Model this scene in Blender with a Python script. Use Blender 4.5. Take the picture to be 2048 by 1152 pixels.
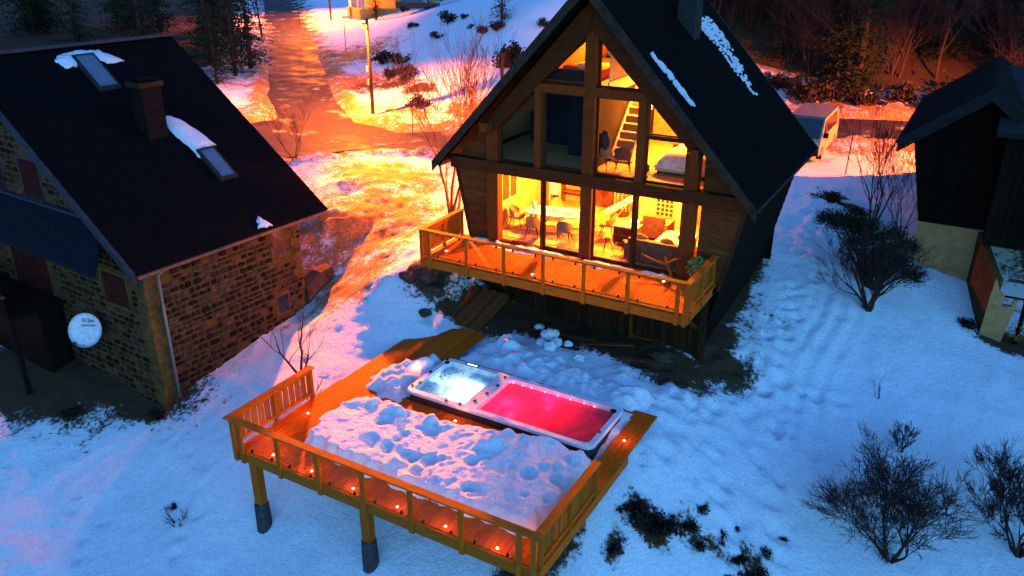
import bpy, bmesh, math, random
import numpy as np
from mathutils import Vector, Matrix, noise as mnoise

PI = math.pi
R = math.radians
S = bpy.context.scene
COL = S.collection
for o in list(bpy.data.objects):
    bpy.data.objects.remove(o)

# ------------------------------------------------------------------ camera
cam = bpy.data.cameras.new('camera')
cam.lens = 28.48; cam.sensor_width = 36.0; cam.clip_start = 0.1; cam.clip_end = 2000
camo = bpy.data.objects.new('camera', cam); COL.objects.link(camo)
camo.location = (0, 0, 12.0)
camo.rotation_euler = (R(90 - 23.557), 0, R(30))
S.camera = camo

# ------------------------------------------------------------------ dusk sky
W = bpy.data.worlds.new('World'); S.world = W; W.use_nodes = True
wn = W.node_tree.nodes; wl = W.node_tree.links
bg = wn['Background']
sky = wn.new('ShaderNodeTexSky'); sky.sky_type = 'NISHITA'; sky.sun_disc = False
sky.sun_elevation = R(-3.0); sky.sun_rotation = R(128); sky.altitude = 900
sky.ozone_density = 4.0; sky.dust_density = 0.3; sky.air_density = 1.0
tint = wn.new('ShaderNodeMix'); tint.data_type = 'RGBA'; tint.blend_type = 'MULTIPLY'
tint.inputs[0].default_value = 1.0; tint.inputs[7].default_value = (0.60, 1.45, 0.88, 1)
wl.new(sky.outputs[0], tint.inputs[6]); wl.new(tint.outputs[2], bg.inputs[0])
bg.inputs[1].default_value = 23.0

# ------------------------------------------------------------------ exposure
S.view_settings.view_transform = 'Standard'; S.view_settings.look = 'None'
S.view_settings.exposure = 0.0; S.view_settings.gamma = 1.0
S.view_settings.use_curve_mapping = False
S.render.engine = 'CYCLES'
S.cycles.use_denoising = True
S.cycles.max_bounces = 6; S.cycles.diffuse_bounces = 3; S.cycles.glossy_bounces = 2
S.cycles.transmission_bounces = 4; S.cycles.transparent_max_bounces = 12
S.cycles.sample_clamp_indirect = 2.0; S.cycles.sample_clamp_direct = 0.0
S.cycles.caustics_reflective = False; S.cycles.caustics_refractive = False
S.cycles.use_light_tree = True

SODIUM = (1.0, 0.155, 0.005)
WARM = (1.0, 0.29, 0.022)

# ------------------------------------------------------------------ materials
MATS = {}
def new_mat(name):
    m = bpy.data.materials.new(name); m.use_nodes = True
    nt = m.node_tree
    return m, nt, nt.nodes, nt.links, nt.nodes['Principled BSDF']

def M(name, col, rough=0.8, var=0.25, scale=4.0, bump=0.0, bscale=None, stretch=(1, 1, 1), metal=0.0, col2=None, spec=0.04, rnd=0.0, detail=6.0):
    if name in MATS: return MATS[name]
    m, nt, n, l, p = new_mat(name)
    geo = n.new('ShaderNodeNewGeometry')
    mp = n.new('ShaderNodeMapping'); mp.inputs['Scale'].default_value = stretch
    l.new(geo.outputs['Position'], mp.inputs['Vector'])
    tx = n.new('ShaderNodeTexNoise'); tx.inputs['Scale'].default_value = scale; tx.inputs['Detail'].default_value = detail
    tx.inputs['Roughness'].default_value = 0.65
    l.new(mp.outputs[0], tx.inputs['Vector'])
    ra = n.new('ShaderNodeValToRGB')
    c2 = col2 if col2 else tuple(c * (1 - var) * 0.8 for c in col)
    c1 = tuple(min(1, c * (1 + var)) for c in col)
    ra.color_ramp.elements[0].position = 0.3; ra.color_ramp.elements[0].color = (*c2, 1)
    ra.color_ramp.elements[1].position = 0.7; ra.color_ramp.elements[1].color = (*c1, 1)
    l.new(tx.outputs[0], ra.inputs[0])
    out = ra.outputs[0]
    if rnd > 0:
        oi = n.new('ShaderNodeObjectInfo')
        mr = n.new('ShaderNodeMapRange'); mr.inputs[3].default_value = 1 - rnd; mr.inputs[4].default_value = 1 + rnd
        l.new(oi.outputs['Random'], mr.inputs[0])
        hv = n.new('ShaderNodeHueSaturation'); l.new(mr.outputs[0], hv.inputs['Value']); l.new(out, hv.inputs['Color'])
        out = hv.outputs[0]
    l.new(out, p.inputs['Base Color'])
    p.inputs['Roughness'].default_value = rough; p.inputs['Metallic'].default_value = metal
    p.inputs['Specular IOR Level'].default_value = spec
    if bump > 0:
        t2 = n.new('ShaderNodeTexNoise'); t2.inputs['Scale'].default_value = bscale or scale * 3; t2.inputs['Detail'].default_value = 5
        l.new(mp.outputs[0], t2.inputs['Vector'])
        b = n.new('ShaderNodeBump'); b.inputs['Strength'].default_value = bump; b.inputs['Distance'].default_value = 0.05
        l.new(t2.outputs[0], b.inputs['Height']); l.new(b.outputs[0], p.inputs['Normal'])
    MATS[name] = m
    return m

def EM(name, col, strength):
    if name in MATS: return MATS[name]
    m, nt, n, l, p = new_mat(name)
    p.inputs['Base Color'].default_value = (*[c * 0.6 for c in col], 1)
    p.inputs['Emission Color'].default_value = (*col, 1); p.inputs['Emission Strength'].default_value = strength
    MATS[name] = m
    return m

def GLASS(name, tintc=(0.95, 0.97, 0.97), refl=1.0):
    if name in MATS: return MATS[name]
    m, nt, n, l, p = new_mat(name)
    tr = n.new('ShaderNodeBsdfTransparent'); tr.inputs[0].default_value = (*tintc, 1)
    gl = n.new('ShaderNodeBsdfGlossy'); gl.inputs['Roughness'].default_value = 0.03
    fr = n.new('ShaderNodeFresnel'); fr.inputs[0].default_value = 1.45
    mu = n.new('ShaderNodeMath'); mu.operation = 'MULTIPLY'; mu.inputs[1].default_value = refl
    l.new(fr.outputs[0], mu.inputs[0])
    mx = n.new('ShaderNodeMixShader'); l.new(mu.outputs[0], mx.inputs[0]); l.new(tr.outputs[0], mx.inputs[1]); l.new(gl.outputs[0], mx.inputs[2])
    l.new(mx.outputs[0], n['Material Output'].inputs['Surface'])
    MATS[name] = m
    return m

WOOD = M('larch_wood', (0.52, 0.095, 0.005), 0.65, 0.25, 3.0, 0.25, 14, (9, 1.2, 9), rnd=0.14)
WOODX = M('larch_rail_wood', (0.33, 0.095, 0.008), 0.65, 0.22, 3.0, 0.25, 14, (1.2, 9, 9), rnd=0.10)
WOODZ = M('larch_post_wood', (0.34, 0.088, 0.007), 0.65, 0.22, 3.0, 0.25, 14, (9, 9, 1.2), rnd=0.10)
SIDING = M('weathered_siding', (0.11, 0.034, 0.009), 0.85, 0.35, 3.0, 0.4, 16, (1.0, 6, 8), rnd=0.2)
BEAM = M('dark_stained_beam', (0.055, 0.020, 0.006), 0.8, 0.35, 3.0, 0.3, 14, (1.0, 6, 6), rnd=0.1)
POSTW = M('brown_post_timber', (0.12, 0.034, 0.007), 0.8, 0.35, 4.0, 0.3, 14, (6, 6, 1.0), rnd=0.08)
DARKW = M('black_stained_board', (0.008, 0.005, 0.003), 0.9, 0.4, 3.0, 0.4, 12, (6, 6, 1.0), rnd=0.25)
FOUND = M('foundation_board', (0.026, 0.012, 0.005), 0.9, 0.5, 3.0, 0.4, 12, (6, 6, 1.0), rnd=0.3)
SHINGLE = M('dark_roof_shingle', (0.003, 0.0026, 0.002), 0.95, 0.5, 5.0, 0.5, 9, spec=0.04)
SLATE = M('slate_roof', (0.0022, 0.0027, 0.003), 0.9, 0.35, 6.0, 0.4, 10, spec=0.05)
BARGE = M('weathered_barge_board', (0.030, 0.020, 0.012), 0.9, 0.4, 5.0, 0.3, 14, spec=.1)
RIDGE = M('grey_ridge_cap', (0.032, 0.032, 0.038), 0.6, 0.3, 6.0)
INT = M('interior_pine', (0.55, 0.27, 0.09), 0.55, 0.2, 2.5, 0.1, 14, (1, 1, 6))
INTF = M('interior_floor', (0.58, 0.31, 0.11), 0.45, 0.25, 2.0, 0.05, 14, (7, 1.2, 1), rnd=0.12)
PALEW = M('pale_oak', (0.72, 0.48, 0.22), 0.5, 0.15, 3.0, 0.05, 12, (1.2, 6, 6))
WHITEP = M('white_lacquer', (0.80, 0.74, 0.62), 0.5, 0.08, 3.0)
BROWNL = M('brown_leather', (0.16, 0.07, 0.035), 0.55, 0.3, 6.0, 0.15)
GREYF = M('grey_upholstery', (0.22, 0.15, 0.10), 0.9, 0.2, 8.0, 0.2)
MUSTF = M('orange_upholstery', (0.50, 0.20, 0.05), 0.85, 0.2, 8.0, 0.2)
BLACKM = M('black_metal', (0.015, 0.014, 0.014), 0.5, 0.2, 5.0, metal=0.3)
DARKC = M('dark_cloth', (0.05, 0.030, 0.022), 0.95, 0.4, 8.0, 0.4)
LINEN = M('white_linen', (0.82, 0.72, 0.55), 0.9, 0.1, 6.0, 0.3)
RUGM = M('patterned_rug', (0.62, 0.42, 0.20), 0.95, 0.2, 5.5, 0.2, col2=(0.22, 0.11, 0.05))
MORTAR = M('mortar', (0.085, 0.042, 0.014), 0.95, 0.35, 5.0, 0.5, 18)
STONE = M('basalt_stone', (0.030, 0.018, 0.010), 0.9, 0.5, 6.0, 0.6, 16, spec=.1)
def _island(m, lo, hi):
    nt = m.node_tree; p = nt.nodes['Principled BSDF']; src = p.inputs['Base Color'].links[0].from_socket
    g = nt.nodes.new('ShaderNodeNewGeometry'); oi = nt.nodes.new('ShaderNodeObjectInfo'); ad = nt.nodes.new('ShaderNodeMath'); ad.operation = 'ADD'
    nt.links.new(g.outputs['Random Per Island'], ad.inputs[0]); nt.links.new(oi.outputs['Random'], ad.inputs[1])
    fr = nt.nodes.new('ShaderNodeMath'); fr.operation = 'FRACT'; nt.links.new(ad.outputs[0], fr.inputs[0])
    pw = nt.nodes.new('ShaderNodeMath'); pw.operation = 'POWER'; pw.inputs[1].default_value = 2.2; nt.links.new(fr.outputs[0], pw.inputs[0])
    mr = nt.nodes.new('ShaderNodeMapRange'); mr.inputs[3].default_value = lo; mr.inputs[4].default_value = hi; nt.links.new(pw.outputs[0], mr.inputs[0])
    hv = nt.nodes.new('ShaderNodeHueSaturation'); nt.links.new(mr.outputs[0], hv.inputs['Value']); nt.links.new(src, hv.inputs['Color']); nt.links.new(hv.outputs[0], p.inputs['Base Color'])
_island(STONE, 0.25, 2.4)
PALEST = M('pale_quoin_stone', (0.10, 0.052, 0.016), 0.95, 0.4, 3.0, 0.6, 12)
REDW = M('red_brown_shutter', (0.045, 0.008, 0.005), 0.9, 0.4, 4.0, spec=.05)
ZINC = M('zinc_pipe', (0.22, 0.20, 0.19), 0.5, 0.2, 4.0, metal=0.4)
DISHM = M('dish_enamel', (0.62, 0.60, 0.62), 0.5, 0.08, 8.0)
DISHT = M('dish_blue_print', (0.02, 0.03, 0.13), 0.6, 0.1, 8.0)
ACRYL = M('grey_white_acrylic', (0.62, 0.60, 0.62), 0.25, 0.10, 12.0, spec=0.5)
ACRYLB = M('white_acrylic_basin', (0.80, 0.82, 0.82), 0.3, 0.06, 9.0, spec=0.5)
CABN = M('dark_spa_cabinet', (0.035, 0.026, 0.022), 0.7, 0.3, 5.0)
BARK = M('dark_bark', (0.045, 0.030, 0.024), 0.95, 0.4, 9.0, 0.4)
BIRCH = M('young_tree_bark', (0.12, 0.060, 0.035), 0.9, 0.4, 9.0, 0.3)
TWIG = M('dark_twigs', (0.035, 0.022, 0.020), 0.95, 0.3, 9.0)
TWIGB = M('reddish_twigs', (0.10, 0.050, 0.030), 0.95, 0.3, 9.0)
NEEDLE = M('dark_needles', (0.016, 0.026, 0.014), 0.95, 0.5, 3.0, rnd=0.25)
DRYLEAF = M('dead_bush_leaves', (0.028, 0.020, 0.014), 0.95, 0.5, 3.0, rnd=0.3)
POTPL = M('green_glazed_planter_leaves', (0.16, 0.22, 0.05), 0.8, 0.4, 14.0, 0.5)
CONC = M('concrete', (0.10, 0.15, 0.14), 0.9, 0.3, 5.0, 0.4)
CREAM = M('cream_render', (0.36, 0.19, 0.075), 0.95, 0.15, 3.0, 0.3, 25)
OCHRE = M('ochre_render', (0.52, 0.26, 0.07), 0.95, 0.2, 3.0, 0.3, 25)
METALR = M('ribbed_metal_roof', (0.011, 0.011, 0.010), 0.8, 0.3, 4.0, spec=.1)
POLEW = M('wooden_pole', (0.07, 0.028, 0.012), 0.9, 0.3, 5.0, 0.3, 12, (6, 6, 1))
STEELG = M('galvanised_steel', (0.35, 0.34, 0.33), 0.5, 0.2, 5.0, metal=0.5)
REDP = M('red_paint', (0.42, 0.02, 0.02), 0.6, 0.1, 5.0)
YELP = M('yellow_sign_enamel', (0.75, 0.42, 0.04), 0.6, 0.1, 9.0)
VANP = M('white_van_paint', (0.46, 0.36, 0.22), 0.3, 0.06, 2.0, spec=0.5)
VANROOF = M('van_roof_paint', (0.13, 0.12, 0.12), 0.35, 0.15, 2.0, spec=0.5)
TYRE = M('tyre_rubber', (0.02, 0.02, 0.02), 0.9, 0.2, 9.0)
DGLASS = M('dark_car_glass', (0.025, 0.022, 0.022), 0.08, 0.1, 2.0, spec=0.8)
ROCK = M('dark_rock', (0.06, 0.042, 0.030), 0.95, 0.5, 3.0, 0.6, 10)
SCRAP = M('old_lumber', (0.12, 0.038, 0.012), 0.9, 0.4, 4.0, 0.4, 12, (1, 7, 7), rnd=0.3)
CARP = M('dark_car_paint', (0.02, 0.02, 0.022), 0.3, 0.2, 3.0, spec=0.5)
GLZ = GLASS('window_glass', (0.95, 0.97, 0.97), 0.07)
GLZD = GLASS('rail_glass', (0.98, 0.985, 0.985), 0.02)
LIGHTD = EM('lit_deck_spot', (1.0, 0.60, 0.22), 22.0)

def snow_material(name, dirt_glow_attr=True, base=(0.80, 0.83, 0.88)):
    m, nt, n, l, p = new_mat(name)
    geo = n.new('ShaderNodeNewGeometry')
    t1 = n.new('ShaderNodeTexNoise'); t1.inputs['Scale'].default_value = 1.1; t1.inputs['Detail'].default_value = 9; t1.inputs['Roughness'].default_value = 0.68
    t2 = n.new('ShaderNodeTexNoise'); t2.inputs['Scale'].default_value = 7.0; t2.inputs['Detail'].default_value = 8; t2.inputs['Roughness'].default_value = 0.7
    t3 = n.new('ShaderNodeTexNoise'); t3.inputs['Scale'].default_value = 30.0; t3.inputs['Detail'].default_value = 4
    t4 = n.new('ShaderNodeTexNoise'); t4.inputs['Scale'].default_value = 38.0; t4.inputs['Detail'].default_value = 3; t4.inputs['Roughness'].default_value = 0.8
    for t in (t1, t2, t3, t4): l.new(geo.outputs['Position'], t.inputs['Vector'])
    r1 = n.new('ShaderNodeValToRGB')
    r1.color_ramp.elements[0].position = 0.25; r1.color_ramp.elements[0].color = (*[c * 0.80 for c in base], 1)
    r1.color_ramp.elements[1].position = 0.75; r1.color_ramp.elements[1].color = (*base, 1)
    l.new(t2.outputs[0], r1.inputs[0])
    gr = n.new('ShaderNodeMapRange'); gr.inputs[1].default_value = .28; gr.inputs[2].default_value = .72; gr.inputs[3].default_value = .62; gr.inputs[4].default_value = 1.16
    l.new(t4.outputs[0], gr.inputs[0])
    gh = n.new('ShaderNodeHueSaturation'); l.new(gr.outputs[0], gh.inputs['Value']); l.new(r1.outputs[0], gh.inputs['Color'])
    colo = gh.outputs[0]
    if dirt_glow_attr:
        at = n.new('ShaderNodeAttribute'); at.attribute_name = 'dirt_glow'
        ad = n.new('ShaderNodeMath'); ad.operation = 'ADD'
        mm = n.new('ShaderNodeMath'); mm.operation = 'MULTIPLY_ADD'; mm.inputs[1].default_value = 1.3; mm.inputs[2].default_value = -0.65
        l.new(t1.outputs[0], mm.inputs[0])
        m2 = n.new('ShaderNodeMath'); m2.operation = 'MULTIPLY_ADD'; m2.inputs[1].default_value = 1.3; m2.inputs[2].default_value = -0.65
        l.new(t2.outputs[0], m2.inputs[0])
        a2 = n.new('ShaderNodeMath'); a2.operation = 'ADD'; l.new(mm.outputs[0], a2.inputs[0]); l.new(m2.outputs[0], a2.inputs[1])
        l.new(at.outputs['Fac'], ad.inputs[0]); l.new(a2.outputs[0], ad.inputs[1])
        mr = n.new('ShaderNodeMapRange'); mr.interpolation_type = 'SMOOTHSTEP'
        mr.inputs[1].default_value = 0.42; mr.inputs[2].default_value = 0.72
        l.new(ad.outputs[0], mr.inputs[0])
        dr = n.new('ShaderNodeValToRGB')
        dr.color_ramp.elements[0].position = 0.3; dr.color_ramp.elements[0].color = (0.012, 0.007, 0.004, 1)
        dr.color_ramp.elements[1].position = 0.75; dr.color_ramp.elements[1].color = (0.10, 0.055, 0.022, 1)
        l.new(t3.outputs[0], dr.inputs[0])
        d2 = n.new('ShaderNodeValToRGB')
        d2.color_ramp.elements[0].position = 0.3; d2.color_ramp.elements[0].color = (0.10, 0.045, 0.012, 1)
        d2.color_ramp.elements[1].position = 0.7; d2.color_ramp.elements[1].color = (0.46, 0.21, 0.065, 1)  # tan of dirty snow, also carrying the painted orange lamp glow
        l.new(t2.outputs[0], d2.inputs[0])
        ae = n.new('ShaderNodeAttribute'); ae.attribute_name = 'earth_shade'
        ms = n.new('ShaderNodeMapRange'); ms.interpolation_type = 'SMOOTHSTEP'; ms.inputs[1].default_value = 0.05; ms.inputs[2].default_value = 0.45
        l.new(ae.outputs['Fac'], ms.inputs[0])
        dm = n.new('ShaderNodeMix'); dm.data_type = 'RGBA'; l.new(ms.outputs[0], dm.inputs[0]); l.new(d2.outputs[0], dm.inputs[6]); l.new(dr.outputs[0], dm.inputs[7])
        mx = n.new('ShaderNodeMix'); mx.data_type = 'RGBA'
        l.new(mr.outputs[0], mx.inputs[0]); l.new(colo, mx.inputs[6]); l.new(dm.outputs[2], mx.inputs[7])
        colo = mx.outputs[2]
    l.new(colo, p.inputs['Base Color'])
    p.inputs['Roughness'].default_value = 0.85; p.inputs['Specular IOR Level'].default_value = 0.15
    b1 = n.new('ShaderNodeBump'); b1.inputs['Strength'].default_value = 0.75; b1.inputs['Distance'].default_value = 0.12
    b2 = n.new('ShaderNodeBump'); b2.inputs['Strength'].default_value = 0.6; b2.inputs['Distance'].default_value = 0.03
    l.new(t2.outputs[0], b1.inputs['Height']); l.new(t3.outputs[0], b2.inputs['Height']); l.new(b1.outputs[0], b2.inputs['Normal'])
    l.new(b2.outputs[0], p.inputs['Normal'])
    return m
SNOW = snow_material('snow_and_earth')
SNOWP = snow_material('clean_snow', False)

def road_material():
    m, nt, n, l, p = new_mat('wet_asphalt')
    geo = n.new('ShaderNodeNewGeometry')
    t1 = n.new('ShaderNodeTexNoise'); t1.inputs['Scale'].default_value = 0.55; t1.inputs['Detail'].default_value = 8; t1.inputs['Roughness'].default_value = 0.62
    t2 = n.new('ShaderNodeTexNoise'); t2.inputs['Scale'].default_value = 6; t2.inputs['Detail'].default_value = 6
    for t in (t1, t2): l.new(geo.outputs['Position'], t.inputs['Vector'])
    r = n.new('ShaderNodeValToRGB'); e = r.color_ramp.elements
    e[0].position = 0.35; e[0].color = (0.010, 0.008, 0.008, 1); e[1].position = 0.58; e[1].color = (0.030, 0.025, 0.024, 1)
    x = r.color_ramp.elements.new(0.70); x.color = (0.22, 0.22, 0.23, 1)
    l.new(t1.outputs[0], r.inputs[0]); l.new(r.outputs[0], p.inputs['Base Color'])
    rr = n.new('ShaderNodeMapRange'); rr.inputs[1].default_value = 0.35; rr.inputs[2].default_value = 0.6; rr.inputs[3].default_value = 0.5; rr.inputs[4].default_value = 0.85
    l.new(t1.outputs[0], rr.inputs[0]); l.new(rr.outputs[0], p.inputs['Roughness'])
    p.inputs['Specular IOR Level'].default_value = 0.12
    b = n.new('ShaderNodeBump'); b.inputs['Strength'].default_value = 0.4; b.inputs['Distance'].default_value = 0.03
    l.new(t2.outputs[0], b.inputs['Height']); l.new(b.outputs[0], p.inputs['Normal'])
    return m
ROADM = road_material()

def water_material(name, tintc, foam, foam_amt):
    m, nt, n, l, p = new_mat(name)
    geo = n.new('ShaderNodeNewGeometry')
    t = n.new('ShaderNodeTexNoise'); t.inputs['Scale'].default_value = 2.2; t.inputs['Detail'].default_value = 7; t.inputs['Roughness'].default_value = 0.6
    t.inputs['Distortion'].default_value = 0.8
    l.new(geo.outputs['Position'], t.inputs['Vector'])
    mr = n.new('ShaderNodeMapRange'); mr.inputs[1].default_value = 0.3; mr.inputs[2].default_value = 0.7
    mr.inputs[3].default_value = foam_amt[0]; mr.inputs[4].default_value = foam_amt[1]
    l.new(t.outputs[0], mr.inputs[0])
    tr = n.new('ShaderNodeBsdfTransparent'); tr.inputs[0].default_value = (*tintc, 1)
    tl = n.new('ShaderNodeBsdfTranslucent'); tl.inputs[0].default_value = (*foam, 1)
    df = n.new('ShaderNodeBsdfDiffuse'); df.inputs[0].default_value = (*foam, 1)
    m0 = n.new('ShaderNodeMixShader'); m0.inputs[0].default_value = 0.93
    l.new(df.outputs[0], m0.inputs[1]); l.new(tl.outputs[0], m0.inputs[2])
    m1 = n.new('ShaderNodeMixShader'); l.new(mr.outputs[0], m1.inputs[0]); l.new(tr.outputs[0], m1.inputs[1]); l.new(m0.outputs[0], m1.inputs[2])
    gl = n.new('ShaderNodeBsdfGlossy'); gl.inputs['Roughness'].default_value = 0.15
    bu = n.new('ShaderNodeBump'); bu.inputs['Strength'].default_value = 0.3; bu.inputs['Distance'].default_value = 0.05
    l.new(t.outputs[0], bu.inputs['Height']); l.new(bu.outputs[0], gl.inputs['Normal'])
    m2 = n.new('ShaderNodeMixShader'); m2.inputs[0].default_value = 0.04
    l.new(m1.outputs[0], m2.inputs[1]); l.new(gl.outputs[0], m2.inputs[2])
    l.new(m2.outputs[0], n['Material Output'].inputs['Surface'])
    return m
WATERW = water_material('lit_bubbling_water', (0.86, 0.97, 0.96), (0.9, 0.95, 0.93), (0.15, 0.7))
WATERP = water_material('glow_tinted_pool_water', (1.0, 0.30, 0.36), (0.95, 0.20, 0.26), (0.45, 0.85))  # pink LED glow painted into the water tint and foam colour

# ------------------------------------------------------------------ helpers
def link(o, parent=None):
    COL.objects.link(o)
    if parent is not None: o.parent = parent
    return o

def world_loc(o):
    v = Vector((0, 0, 0))
    while o is not None:
        v = v + o.location; o = o.parent
    return v

def thing(name, label, cat, loc=(0, 0, 0), rz=0.0, group=None):
    o = bpy.data.objects.new(name, None); o.empty_display_size = 0.2
    link(o); o.location = loc; o.rotation_euler = (0, 0, rz)
    return tag(o, label, cat, group)

def tag(o, label, cat, group=None):
    o['label'] = label; o['category'] = cat
    if group: o['group'] = group
    return o

class MB:
    def __init__(s): s.v = []; s.f = []
    def add(s, vs, fs):
        b = len(s.v); s.v += [tuple(v) for v in vs]; s.f += [tuple(i + b for i in f) for f in fs]; return s
    def box(s, x0, x1, y0, y1, z0, z1):
        return s.add([(x0, y0, z0), (x1, y0, z0), (x1, y1, z0), (x0, y1, z0), (x0, y0, z1), (x1, y0, z1), (x1, y1, z1), (x0, y1, z1)],
                     [(0, 3, 2, 1), (4, 5, 6, 7), (0, 1, 5, 4), (1, 2, 6, 5), (2, 3, 7, 6), (3, 0, 4, 7)])
    def bar(s, p, q, w, h, up=(0, 0, 1)):
        p = Vector(p); q = Vector(q); d = (q - p).normalized(); up = Vector(up)
        if abs(d.dot(up)) > 0.98: up = Vector((0, 1, 0))
        sd = d.cross(up).normalized(); u = sd.cross(d).normalized()
        a = sd * w / 2; b = u * h / 2
        return s.add([p - a - b, p + a - b, p + a + b, p - a + b, q - a - b, q + a - b, q + a + b, q - a + b],
                     [(0, 1, 2, 3), (4, 7, 6, 5), (0, 4, 5, 1), (1, 5, 6, 2), (2, 6, 7, 3), (3, 7, 4, 0)])
    def prism(s, pts, d):
        n = len(pts); d = Vector(d); P = [Vector(p) for p in pts]
        return s.add(P + [p + d for p in P], [tuple(range(n - 1, -1, -1)), tuple(range(n, 2 * n))] + [(i, (i + 1) % n, n + (i + 1) % n, n + i) for i in range(n)])
    def tube(s, pts, rad, n=6, cap=True):
        P = [Vector(p) for p in pts]; b = len(s.v); k = len(P)
        ref = Vector((0.3, 0.7, 0.2)).normalized()
        for i, p in enumerate(P):
            d = (P[min(i + 1, k - 1)] - P[max(i - 1, 0)])
            d = d.normalized() if d.length > 1e-9 else Vector((0, 0, 1))
            a = d.cross(ref)
            if a.length < 0.05: a = d.cross(Vector((1, 0, 0)))
            a.normalize(); c = d.cross(a)
            r = rad[i] if isinstance(rad, (list, tuple)) else rad
            for j in range(n):
                t = 2 * PI * j / n
                s.v.append(tuple(p + a * (math.cos(t) * r) + c * (math.sin(t) * r)))
        for i in range(k - 1):
            for j in range(n):
                j2 = (j + 1) % n
                s.f.append((b + i * n + j, b + i * n + j2, b + (i + 1) * n + j2, b + (i + 1) * n + j))
        if cap:
            s.f.append(tuple(b + j for j in range(n - 1, -1, -1))); s.f.append(tuple(b + (k - 1) * n + j for j in range(n)))
        return s
    def lathe(s, c, prof, n=16):
        c = Vector(c); b = len(s.v); k = len(prof)
        for r, z in prof:
            for j in range(n):
                t = 2 * PI * j / n; s.v.append((c.x + r * math.cos(t), c.y + r * math.sin(t), c.z + z))
        for i in range(k - 1):
            for j in range(n):
                j2 = (j + 1) % n; s.f.append((b + i * n + j, b + i * n + j2, b + (i + 1) * n + j2, b + (i + 1) * n + j))
        s.f.append(tuple(b + j for j in range(n - 1, -1, -1))); s.f.append(tuple(b + (k - 1) * n + j for j in range(n)))
        return s
    def blob(s, c, r, seed=0, amp=0.25, n=1, freq=1.5):
        bm = bmesh.new(); bmesh.ops.create_icosphere(bm, subdivisions=n + 1, radius=1.0)
        c = Vector(c); r = Vector(r) if not isinstance(r, (int, float)) else Vector((r, r, r))
        vs = []
        for v in bm.verts:
            k = 1 + amp * mnoise.noise(v.co * freq + Vector((seed * 7.3, seed * 3.1, 0)))
            vs.append((c.x + v.co.x * r.x * k, c.y + v.co.y * r.y * k, c.z + v.co.z * r.z * k))
        fs = [tuple(v.index for v in f.verts) for f in bm.faces]; bm.free()
        return s.add(vs, fs)
    def mesh(s, name, mat, smooth=False, origin=(0, 0, 0)):
        me = bpy.data.meshes.new(name)
        ox, oy, oz = origin
        me.from_pydata([(x - ox, y - oy, z - oz) for x, y, z in s.v], [], s.f)
        me.materials.append(mat)
        if smooth: me.polygons.foreach_set('use_smooth', [True] * len(me.polygons))
        me.update()
        return me
    def build(s, name, mat, parent=None, smooth=False, kind=None):
        org = world_loc(parent) if parent is not None else Vector((0, 0, 0))
        o = bpy.data.objects.new(name, s.mesh(name, mat, smooth, org))
        link(o, parent)
        if kind: o['kind'] = kind
        return o

def place(name, me, parent, wloc, rz=0.0, scale=(1, 1, 1), rot=None):
    o = bpy.data.objects.new(name, me); link(o, parent)
    o.location = Vector(wloc) - (world_loc(parent) if parent is not None else Vector((0, 0, 0)))
    o.rotation_euler = rot if rot is not None else (0, 0, rz); o.scale = scale
    return o

def copy_tree(o, parent=None):
    c = o.copy(); COL.objects.link(c)
    if parent is not None: c.parent = parent
    for ch in list(o.children): copy_tree(ch, c)
    return c

def box_part(name, mat, parent, *a): return MB().box(*a).build(name, mat, parent)

def plight(name, loc, col, power, radius=0.08, spot=None, rot=None, blend=0.5):
    d = bpy.data.lights.new(name, 'SPOT' if spot else 'POINT')
    d.color = col; d.energy = power; d.shadow_soft_size = radius
    if spot: d.spot_size = R(spot); d.spot_blend = blend
    o = bpy.data.objects.new(name, d); COL.objects.link(o); o.location = loc
    if rot: o.rotation_euler = rot
    return o

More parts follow.
